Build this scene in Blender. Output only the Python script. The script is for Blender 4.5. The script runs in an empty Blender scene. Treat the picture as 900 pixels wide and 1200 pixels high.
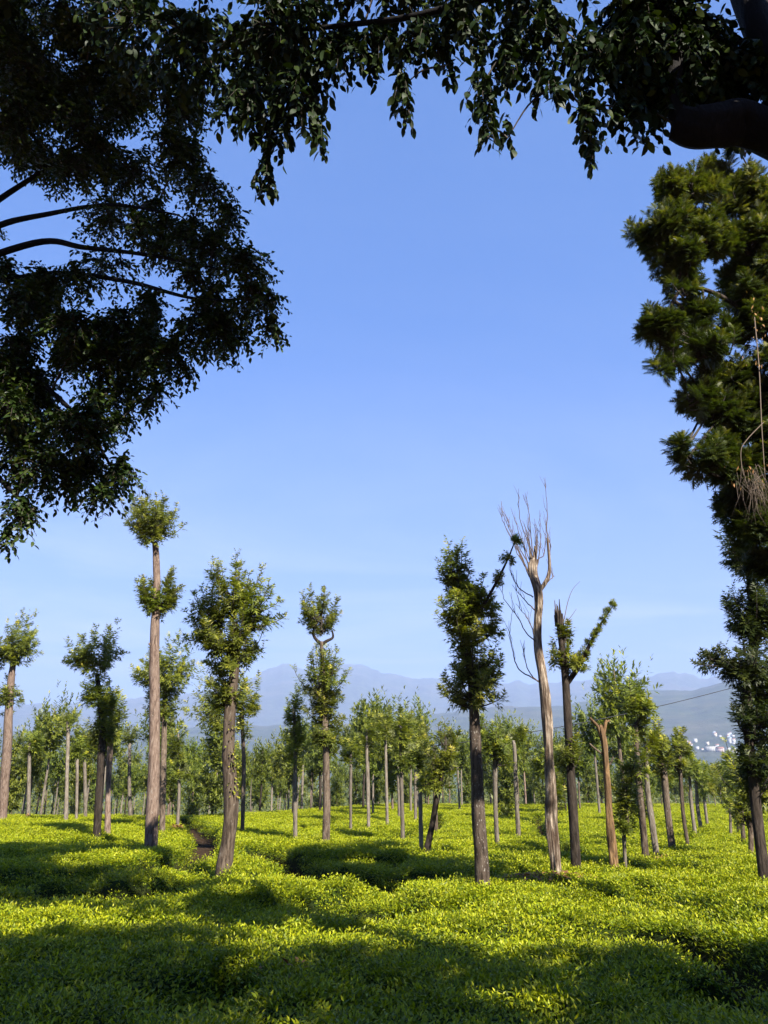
import bpy, math, random
import numpy as np
R = math.radians
rng = np.random.default_rng(11)
random.seed(11)
scene = bpy.context.scene
C = scene.collection

# ------------------------------------------------------------------ camera, sky, sun, exposure
cam = bpy.data.cameras.new('camera'); cam_o = bpy.data.objects.new('camera', cam); C.objects.link(cam_o)
cam.sensor_fit = 'VERTICAL'; cam.sensor_height = 36.0; cam.lens = 36.0 * 866.0 / 1200.0
cam.clip_start = 0.1; cam.clip_end = 40000
cam_o.location = (0, 0, 2.5); cam_o.rotation_euler = (R(90 + 18), 0, 0)
scene.camera = cam_o

SUN_EL, SUN_AZ = 40.0, 149.0            # azimuth clockwise from +Y: behind the viewer, to the right
world = bpy.data.worlds.new('World'); scene.world = world; world.use_nodes = True
nt = world.node_tree; nt.nodes.clear()
w_out = nt.nodes.new('ShaderNodeOutputWorld'); w_bg = nt.nodes.new('ShaderNodeBackground')
sky = nt.nodes.new('ShaderNodeTexSky'); sky.sky_type = 'NISHITA'; sky.sun_disc = False
sky.sun_elevation = R(SUN_EL); sky.sun_rotation = R(SUN_AZ)
sky.altitude = 900; sky.air_density = 1.0; sky.dust_density = 0.25; sky.ozone_density = 4.0
# thin high cloud veils, laid on a plane far overhead
tc = nt.nodes.new('ShaderNodeTexCoord'); sep = nt.nodes.new('ShaderNodeSeparateXYZ')
nt.links.new(tc.outputs['Generated'], sep.inputs[0])
def wm(op, a, b=None, clamp=False):
    n = nt.nodes.new('ShaderNodeMath'); n.operation = op; n.use_clamp = clamp
    for i, v in enumerate((a, b)):
        if v is None: continue
        if isinstance(v, (int, float)): n.inputs[i].default_value = v
        else: nt.links.new(v, n.inputs[i])
    return n.outputs[0]
zz = wm('MAXIMUM', sep.outputs['Z'], 0.03)
zz = wm('ADD', zz, 0.06)
cu = wm('DIVIDE', sep.outputs['X'], zz); cv = wm('DIVIDE', sep.outputs['Y'], zz)
comb = nt.nodes.new('ShaderNodeCombineXYZ'); nt.links.new(wm('MULTIPLY', cu, 0.55), comb.inputs[0]); nt.links.new(wm('MULTIPLY', cv, 0.9), comb.inputs[1])
nz = nt.nodes.new('ShaderNodeTexNoise'); nz.inputs['Scale'].default_value = 0.75; nz.inputs['Detail'].default_value = 7
nz.inputs['Roughness'].default_value = 0.55; nz.inputs['Distortion'].default_value = 0.6
nt.links.new(comb.outputs[0], nz.inputs['Vector'])
mr = nt.nodes.new('ShaderNodeMapRange'); mr.inputs[1].default_value = 0.46; mr.inputs[2].default_value = 0.76
mr.inputs[3].default_value = 0.0; mr.inputs[4].default_value = 0.62
nt.links.new(nz.outputs[0], mr.inputs[0])
mixc = nt.nodes.new('ShaderNodeMix'); mixc.data_type = 'RGBA'
low = nt.nodes.new('ShaderNodeMapRange'); low.inputs[1].default_value = .02; low.inputs[2].default_value = .55; low.inputs[3].default_value = 1.0; low.inputs[4].default_value = .10
low.interpolation_type = 'SMOOTHSTEP'; nt.links.new(sep.outputs['Z'], low.inputs[0])          # the veils thin out towards the zenith
veil = wm('MULTIPLY', low.outputs[0], wm('ADD', mr.outputs[0], .36), True)
nt.links.new(veil, mixc.inputs['Factor'])
gam = nt.nodes.new('ShaderNodeGamma'); gam.inputs['Gamma'].default_value = 0.5; nt.links.new(sky.outputs[0], gam.inputs[0])
grade = nt.nodes.new('ShaderNodeMix'); grade.data_type = 'RGBA'; grade.blend_type = 'MULTIPLY'; grade.inputs['Factor'].default_value = 1.0
nt.links.new(gam.outputs[0], grade.inputs['A']); grade.inputs['B'].default_value = (.40, 1.10, 2.42, 1)
nt.links.new(grade.outputs['Result'], mixc.inputs['A']); mixc.inputs['B'].default_value = (4.3, 4.9, 5.9, 1)
nt.links.new(mixc.outputs['Result'], w_bg.inputs['Color'])
w_bg.inputs['Strength'].default_value = 0.05
nt.links.new(w_bg.outputs[0], w_out.inputs[0])

sun = bpy.data.lights.new('sun', 'SUN'); sun.energy = 5.0; sun.angle = R(0.53); sun.color = (1.0, 0.93, 0.82)
sun_o = bpy.data.objects.new('sun', sun); C.objects.link(sun_o)
sun_o.rotation_euler = (R(90 - SUN_EL), 0, R(180 - SUN_AZ))
scene.view_settings.view_transform = 'Standard'; scene.view_settings.look = 'None'
scene.view_settings.exposure = 2.0; scene.view_settings.gamma = 1.0
scene.view_settings.use_curve_mapping = False
scene.render.engine = 'CYCLES'
cy = scene.cycles
cy.use_denoising = True; cy.max_bounces = 6; cy.diffuse_bounces = 3; cy.glossy_bounces = 2
cy.transmission_bounces = 3; cy.volume_bounces = 0; cy.transparent_max_bounces = 4
cy.sample_clamp_indirect = 4.0; cy.caustics_reflective = False; cy.caustics_refractive = False

# ------------------------------------------------------------------ helpers
def mesh_np(name, V, faces, mat=None, tint=None, smooth=False, uv=None):
    """faces: list of (M,k) int arrays"""
    V = np.ascontiguousarray(V, dtype=np.float32)
    me = bpy.data.meshes.new(name)
    me.vertices.add(len(V)); me.vertices.foreach_set('co', V.ravel())
    loops = np.concatenate([f.ravel() for f in faces]).astype(np.int32)
    counts = np.concatenate([np.full(len(f), f.shape[1], np.int32) for f in faces])
    starts = np.concatenate([[0], np.cumsum(counts)[:-1]]).astype(np.int32)
    me.loops.add(len(loops)); me.loops.foreach_set('vertex_index', loops)
    me.polygons.add(len(counts)); me.polygons.foreach_set('loop_start', starts); me.polygons.foreach_set('loop_total', counts)
    if smooth: me.polygons.foreach_set('use_smooth', np.ones(len(counts), bool))
    if tint is not None:
        a = me.attributes.new('tint', 'FLOAT', 'POINT'); a.data.foreach_set('value', np.asarray(tint, np.float32))
    me.update(calc_edges=True)
    if mat: me.materials.append(mat)
    return me
def obj(name, me, parent=None, loc=None):
    o = bpy.data.objects.new(name, me); C.objects.link(o)
    if parent is not None: o.parent = parent
    if loc is not None: o.location = loc
    return o
def tag(o, label=None, cat=None, group=None, kind=None):
    if label: o['label'] = label
    if cat: o['category'] = cat
    if group: o['group'] = group
    if kind: o['kind'] = kind
    return o
def empty(name, loc, label, cat, group=None):
    o = bpy.data.objects.new(name, None); C.objects.link(o); o.location = loc; o.empty_display_size = 0.3
    return tag(o, label, cat, group)
def copy_tree(o, parent=None):
    c = o.copy(); C.objects.link(c); c.parent = parent
    for ch in o.children: copy_tree(ch, c)
    return c
def _hash(ix, iy, s):
    h = (ix * 374761393 + iy * 668265263 + s * 974711) & 0x7fffffff
    h = ((h ^ (h >> 13)) * 1274126177) & 0x7fffffff
    return ((h ^ (h >> 16)) & 0xffff) / 65535.0
def vnoise(x, y, s=0):
    x = np.asarray(x, float); y = np.asarray(y, float)
    ix = np.floor(x).astype(np.int64); iy = np.floor(y).astype(np.int64)
    fx = x - ix; fy = y - iy; fx = fx * fx * (3 - 2 * fx); fy = fy * fy * (3 - 2 * fy)
    a = _hash(ix, iy, s); b = _hash(ix + 1, iy, s); c = _hash(ix, iy + 1, s); d = _hash(ix + 1, iy + 1, s)
    return (a * (1 - fx) + b * fx) * (1 - fy) + (c * (1 - fx) + d * fx) * fy
def fbm(x, y, s=0, o=4):
    v = 0; a = 0.5
    for i in range(o): v = v + a * vnoise(x * 2 ** i, y * 2 ** i, s + i * 7); a *= 0.5
    return v
def sstep(a, b, x):
    t = np.clip((np.asarray(x, float) - a) / (b - a), 0, 1); return t * t * (3 - 2 * t)
def catmull(P, n):
    P = np.asarray(P, float); Q = np.vstack([2 * P[0] - P[1], P, 2 * P[-1] - P[-2]])
    out = []
    for i in range(len(P) - 1):
        p0, p1, p2, p3 = Q[i:i + 4]
        t = np.linspace(0, 1, n, endpoint=False)[:, None]
        out.append(0.5 * (2 * p1 + (p2 - p0) * t + (2 * p0 - 5 * p1 + 4 * p2 - p3) * t ** 2 + (3 * p1 - p0 - 3 * p2 + p3) * t ** 3))
    return np.vstack(out + [P[-1:]])
def tube(P, rad, sides=8, rough=0.0, ridges=0, seed=0, cap=True):
    """one tapered tube along a polyline -> (V, quads, tris)"""
    P = np.asarray(P, float); rad = np.asarray(rad, float); n = len(P)
    T = np.gradient(P, axis=0); T /= np.linalg.norm(T, axis=1)[:, None] + 1e-9
    ref = np.array([1.0, 0, 0]) if abs(T[0][0]) < 0.8 else np.array([0, 1.0, 0])
    U = ref - (T @ ref)[:, None] * T; U /= np.linalg.norm(U, axis=1)[:, None] + 1e-9
    W = np.cross(T, U)
    a = np.linspace(0, 2 * math.pi, sides, endpoint=False)
    rr = np.repeat(rad[:, None], sides, 1)
    if rough > 0:
        s = np.concatenate([[0], np.cumsum(np.linalg.norm(np.diff(P, axis=0), axis=1))])
        A, S = np.meshgrid(a, s)
        q = vnoise(np.cos(A) * 1.6 + 7 + seed * 3.1, np.sin(A) * 1.6 + S * 2.2, seed) - 0.5
        q2 = vnoise(A / (2 * math.pi) * max(ridges, 6), S * 1.3, seed + 5) ; q2 = np.where(A > 6.1, q2, q2) - 0.5
        rr = rr * (1 + rough * (1.1 * q + 0.9 * q2))
    V = P[:, None] + rr[..., None] * (np.cos(a)[None, :, None] * U[:, None] + np.sin(a)[None, :, None] * W[:, None])
    V = V.reshape(-1, 3)
    i = np.arange(n - 1)[:, None] * sides; j = np.arange(sides)[None]; k = (j + 1) % sides
    quads = np.stack([i + j, i + k, i + sides + k, i + sides + j], -1).reshape(-1, 4)
    tris = np.zeros((0, 3), int)
    if cap:
        V = np.vstack([V, P[-1:] + T[-1:] * rad[-1] * 0.25]); b = (n - 1) * sides
        tris = np.stack([b + np.arange(sides), b + (np.arange(sides) + 1) % sides, np.full(sides, len(V) - 1)], -1)
    return V, quads, tris
def join_tubes(L):
    Vs, Qs, Ts, off = [], [], [], 0
    for V, q, t in L:
        Vs.append(V); Qs.append(q + off); Ts.append(t + off); off += len(V)
    return np.vstack(Vs), [f for f in (np.vstack(Qs), np.vstack(Ts)) if len(f)]
def leaves_np(pos, d, up, size, tmpl, tint):
    """place a leaf template (y = along the blade, z = its upper side)"""
    TV, TF = tmpl
    d = d / (np.linalg.norm(d, axis=1)[:, None] + 1e-9)
    x = np.cross(d, up); x /= np.linalg.norm(x, axis=1)[:, None] + 1e-9
    z = np.cross(x, d)
    V = pos[:, None] + size[:, None, None] * (TV[None, :, 0:1] * x[:, None] + TV[None, :, 1:2] * d[:, None] + TV[None, :, 2:3] * z[:, None])
    k = len(TV); off = (np.arange(len(pos)) * k)[:, None, None]
    faces = [(f[None] + off).reshape(-1, f.shape[1]) for f in TF]
    return V.reshape(-1, 3), faces, np.repeat(tint, k)
def cat_leaves(L):
    Vs, T, off = [], [], 0; F = {}
    for V, fs, t in L:
        Vs.append(V); T.append(t)
        for f in fs: F.setdefault(f.shape[1], []).append(f + off)
        off += len(V)
    return np.vstack(Vs), [np.vstack(v) for v in F.values()], np.concatenate(T)
OVAL = (np.array([(0, 0, 0), (-.21, .24, .05), (.21, .24, .05), (-.25, .5, .05), (.25, .5, .05), (-.15, .8, .0), (.15, .8, .0), (0, 1, -.1)], float),
        [np.array([(0, 2, 1), (5, 6, 7)]), np.array([(1, 2, 4, 3), (3, 4, 6, 5)])])
OVAL6 = (np.array([(0, 0, 0), (-.235, .3, .05), (.235, .3, .05), (-.2, .68, .03), (.2, .68, .03), (0, 1, -.1)], float), [np.array([(0, 2, 1), (3, 4, 5)]), np.array([(1, 2, 4, 3)])])
WIDE = (np.array([(0, 0, 0), (-.3, .5, .05), (.3, .5, .05), (0, 1, -.08)], float), [np.array([(0, 2, 1), (1, 2, 3)])])
LANCE = (np.array([(0, 0, 0), (-.15, .45, .03), (.15, .45, .03), (0, 1, -.06)], float), [np.array([(0, 2, 1), (1, 2, 3)])])
TEALEAF = (np.array([(0, 0, 0), (-.19, .42, .07), (0, .45, 0), (.19, .42, .07), (0, 1, -.06)], float),
           [np.array([(0, 2, 1), (0, 3, 2), (1, 2, 4), (2, 3, 4)])])
def _pinnate(n=2):
    v, f = [], []
    for i in range(n):
        y = 0.22 + (0.36 if n < 4 else .58) * i / (n - 1); l = 0.50 * (1 - (0.25 if n < 4 else .55) * i / (n - 1)); e = .1 if n < 4 else .055
        for s in (-1, 1):
            b = len(v); v += [(0, y - e * .8, 0), (0, y + e * 1.2, 0), (s * l * .85, y + l * .62, -.05 - .05 * i / n)]
            f.append((b, b + 1, b + 2) if s < 0 else (b, b + 2, b + 1))
    b = len(v); v += [(-.085, .62, 0), (.085, .62, 0), (0, 1.1, -.1)]; f.append((b, b + 1, b + 2))
    b = len(v); v += [(-.012, 0, 0), (.012, 0, 0), (0, .9, 0)]; f.append((b, b + 1, b + 2))
    return np.array(v, float), [np.array(f)]
PINNATE = _pinnate()
FEATHER = _pinnate(5)
def unit(n):
    v = rng.normal(size=(n, 3)); return v / np.linalg.norm(v, axis=1)[:, None]

# ------------------------------------------------------------------ materials
KA = .66            # overall reflectance of the plants and bark
def sc3(c): return tuple(v * KA for v in c)
def new_mat(name):
    m = bpy.data.materials.new(name); m.use_nodes = True; t = m.node_tree
    b = t.nodes['Principled BSDF']; return m, t, b, t.nodes['Material Output']
def ramp(t, fac, stops):
    r = t.nodes.new('ShaderNodeValToRGB'); e = r.color_ramp.elements
    while len(e) < len(stops): e.new(0.5)
    for el, (p, c) in zip(e, stops): el.position = p; el.color = (*c, 1)
    t.links.new(fac, r.inputs[0]); return r.outputs[0]
def noise(t, vec, scale, detail=5, rough=0.55, dist=0.0):
    n = t.nodes.new('ShaderNodeTexNoise'); n.inputs['Scale'].default_value = scale; n.inputs['Detail'].default_value = detail
    n.inputs['Roughness'].default_value = rough; n.inputs['Distortion'].default_value = dist
    if vec is not None: t.links.new(vec, n.inputs['Vector'])
    return n.outputs[0]
def mapping(t, scale, out='Object'):
    c = t.nodes.new('ShaderNodeTexCoord'); m = t.nodes.new('ShaderNodeMapping'); m.inputs['Scale'].default_value = scale
    t.links.new(c.outputs[out], m.inputs[0]); return m.outputs[0]
def mixrgb(t, f, a, b, mode='MIX'):
    n = t.nodes.new('ShaderNodeMix'); n.data_type = 'RGBA'; n.blend_type = mode
    for k, v in (('Factor', f), ('A', a), ('B', b)):
        if isinstance(v, (int, float)): n.inputs[k].default_value = v
        elif isinstance(v, tuple): n.inputs[k].default_value = (*v, 1)
        else: t.links.new(v, n.inputs[k])
    return n.outputs['Result']
def bump(t, b, h, strength, dist):
    n = t.nodes.new('ShaderNodeBump'); n.inputs['Strength'].default_value = strength; n.inputs['Distance'].default_value = dist
    t.links.new(h, n.inputs['Height']); t.links.new(n.outputs[0], b.inputs['Normal'])
def leaf_mat(name, stops, under=None, trans=0.25, rough=0.45, tcol=None, spec=0.4):
    """colour from a per-leaf value (leaf age), paler underside where the species has one"""
    m, t, b, out = new_mat(name)
    stops = [(p, sc3(c)) for p, c in stops]; under = sc3(under) if under else None
    a = t.nodes.new('ShaderNodeAttribute'); a.attribute_name = 'tint'
    col = ramp(t, a.outputs['Fac'], stops)
    oi = t.nodes.new('ShaderNodeObjectInfo')
    hs = t.nodes.new('ShaderNodeHueSaturation')
    v = t.nodes.new('ShaderNodeMapRange'); v.inputs[3].default_value = 0.82; v.inputs[4].default_value = 1.18
    t.links.new(oi.outputs['Random'], v.inputs[0]); t.links.new(v.outputs[0], hs.inputs['Value'])
    v2 = t.nodes.new('ShaderNodeMapRange'); v2.inputs[3].default_value = 0.488; v2.inputs[4].default_value = 0.512
    mm = t.nodes.new('ShaderNodeMath'); mm.operation = 'FRACT'; m2 = t.nodes.new('ShaderNodeMath'); m2.operation = 'MULTIPLY'; m2.inputs[1].default_value = 7.31
    t.links.new(oi.outputs['Random'], m2.inputs[0]); t.links.new(m2.outputs[0], mm.inputs[0]); t.links.new(mm.outputs[0], v2.inputs[0])
    t.links.new(v2.outputs[0], hs.inputs['Hue']); t.links.new(col, hs.inputs['Color']); col = hs.outputs[0]
    face = col
    if under:
        g = t.nodes.new('ShaderNodeNewGeometry'); face = mixrgb(t, g.outputs['Backfacing'], col, under)
    t.links.new(face, b.inputs['Base Color']); b.inputs['Roughness'].default_value = rough
    b.inputs['Specular IOR Level'].default_value = spec
    if trans > 0:
        tr = t.nodes.new('ShaderNodeBsdfTranslucent'); mx = t.nodes.new('ShaderNodeMixShader'); mx.inputs[0].default_value = trans
        tcc = mixrgb(t, 1.0, col, tcol or (1.6, 1.7, 0.6), 'MULTIPLY')
        t.links.new(tcc, tr.inputs['Color']); t.links.new(b.outputs[0], mx.inputs[1]); t.links.new(tr.outputs[0], mx.inputs[2])
        t.links.new(mx.outputs[0], out.inputs['Surface'])
    return m
def bark_mat(name, dark, mid, light, lichen=None, sx=9, sz=1.6, lich=0.62, bs=0.8, bd=0.03, c0=.36, c2=.63, ls=3.0, patch=None):
    m, t, b, out = new_mat(name)
    dark, mid, light = sc3(dark), sc3(mid), sc3(light); lichen = sc3(lichen) if lichen else None
    v = mapping(t, (sx, sx, sz)); n1 = noise(t, v, 2.2, 8, 0.65, 0.4)
    oi = t.nodes.new('ShaderNodeObjectInfo')
    col = ramp(t, n1, [(c0, dark), (0.48, mid), (c2, light)])
    v2 = mapping(t, (1, 1, 0.5)); n2 = noise(t, v2, 2.0, 4)
    col = mixrgb(t, ramp(t, n2, [(0.42, (0, 0, 0)), (0.62, (.6, .6, .6))]), col, mixrgb(t, 0.5, col, light))
    if patch:
        n4 = noise(t, mapping(t, (3.2, 3.2, .9)), 1.7, 5, .6, .5)
        col = mixrgb(t, ramp(t, n4, [(.44, (0, 0, 0)), (.56, (.9, .9, .9))]), col, mixrgb(t, .22, sc3(patch), col))
    if lichen:
        n3 = noise(t, mapping(t, (5, 5, 3)), ls, 6, 0.6)
        col = mixrgb(t, ramp(t, n3, [(lich, (0, 0, 0)), (lich + .06, (.75, .75, .75))]), col, lichen)
    hs = t.nodes.new('ShaderNodeHueSaturation'); r = t.nodes.new('ShaderNodeMapRange'); r.inputs[3].default_value = .75; r.inputs[4].default_value = 1.25
    t.links.new(oi.outputs['Random'], r.inputs[0]); t.links.new(r.outputs[0], hs.inputs['Value']); t.links.new(col, hs.inputs['Color'])
    t.links.new(hs.outputs[0], b.inputs['Base Color']); b.inputs['Roughness'].default_value = 0.9; b.inputs['Specular IOR Level'].default_value = 0.15
    bump(t, b, n1, bs, bd); return m
def plain(name, col, rough=0.8):
    m, t, b, o = new_mat(name); n = noise(t, mapping(t, (1, 1, 1)), 3.0, 5)
    t.links.new(mixrgb(t, n, tuple(c * .75 for c in col), tuple(min(1, c * 1.2) for c in col)), b.inputs['Base Color'])
    b.inputs['Roughness'].default_value = rough; return m

M_OAK = leaf_mat('silver_oak_leaf', [(0, (.065, .09, .016)), (.45, (.23, .26, .03)), (.8, (.40, .39, .035)), (1, (.50, .43, .05))], under=(.26, .28, .13), trans=.36, rough=.5, spec=.3)
M_OAK_SHADE = leaf_mat('shaded_oak_leaf', [(0, (.020, .034, .008)), (.45, (.055, .075, .012)), (.8, (.13, .145, .018)), (1, (.24, .22, .03))], under=(.11, .125, .065), trans=.28, rough=.5, spec=.25)  # darker copy of the oak leaf, with shade put into its colour
M_OAKFAR = leaf_mat('silver_oak_far_leaf', [(0, (.085, .115, .02)), (.5, (.20, .235, .03)), (1, (.40, .39, .04))], under=(.25, .28, .13), trans=.36, rough=.5, spec=.25)
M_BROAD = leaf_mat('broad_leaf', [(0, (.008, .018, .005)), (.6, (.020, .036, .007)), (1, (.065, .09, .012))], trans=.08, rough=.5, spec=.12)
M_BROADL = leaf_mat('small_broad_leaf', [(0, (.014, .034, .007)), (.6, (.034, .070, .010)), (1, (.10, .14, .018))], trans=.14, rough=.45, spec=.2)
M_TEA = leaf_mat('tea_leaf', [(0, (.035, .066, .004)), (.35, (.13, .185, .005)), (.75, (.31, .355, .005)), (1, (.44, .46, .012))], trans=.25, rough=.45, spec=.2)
M_DRY = leaf_mat('dry_leaf', [(0, (.16, .06, .025)), (.6, (.33, .14, .045)), (1, (.45, .25, .09))], trans=.1, rough=.8)
M_VINE = leaf_mat('vine_leaf', [(0, (.12, .18, .02)), (1, (.40, .38, .03))], trans=.25)
M_BARK = bark_mat('grey_brown_bark', (.035, .025, .018), (.105, .075, .054), (.20, .155, .115), (.30, .27, .225))
M_BARKP = bark_mat('pinkish_bark', (.065, .042, .031), (.17, .115, .088), (.28, .21, .165), (.33, .29, .245))
M_BARKD = bark_mat('dark_bark', (.012, .009, .007), (.032, .024, .018), (.07, .054, .042), (.20, .18, .15), lich=.68)
M_BARKS = bark_mat('speckled_bark', (.022, .016, .012), (.075, .054, .040), (.15, .115, .088), (.50, .46, .40), lich=.60, ls=5.5)
M_BARK_SHADE = bark_mat('shaded_bark', (.003, .0025, .002), (.006, .005, .0045), (.012, .010, .009), (.03, .03, .026), lich=.74)  # near black: canopy shade put into the bark colour
M_BARKG = bark_mat('pale_grey_bark', (.07, .056, .043), (.165, .135, .105), (.26, .225, .18), (.34, .32, .275))
M_DEAD = bark_mat('peeling_bark', (.022, .015, .011), (.19, .135, .092), (.54, .45, .35), None, sx=12, sz=1.0, bs=1.0, bd=.06, c0=.38, c2=.60, patch=(.085, .052, .034))
M_ORANGE = bark_mat('orange_bark', (.04, .024, .013), (.24, .135, .06), (.40, .26, .13), None, sx=12, sz=1.6, patch=(.085, .052, .032))
M_TWIG = plain('grey_twig', (.085, .062, .052), .9)
M_TWIGD = plain('dark_twig', (.035, .026, .018), .9)
M_DRYTWIG = plain('dry_twig', (.12, .09, .065), .9)
M_CABLE = plain('cable_black', (.03, .03, .035), .5)

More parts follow.
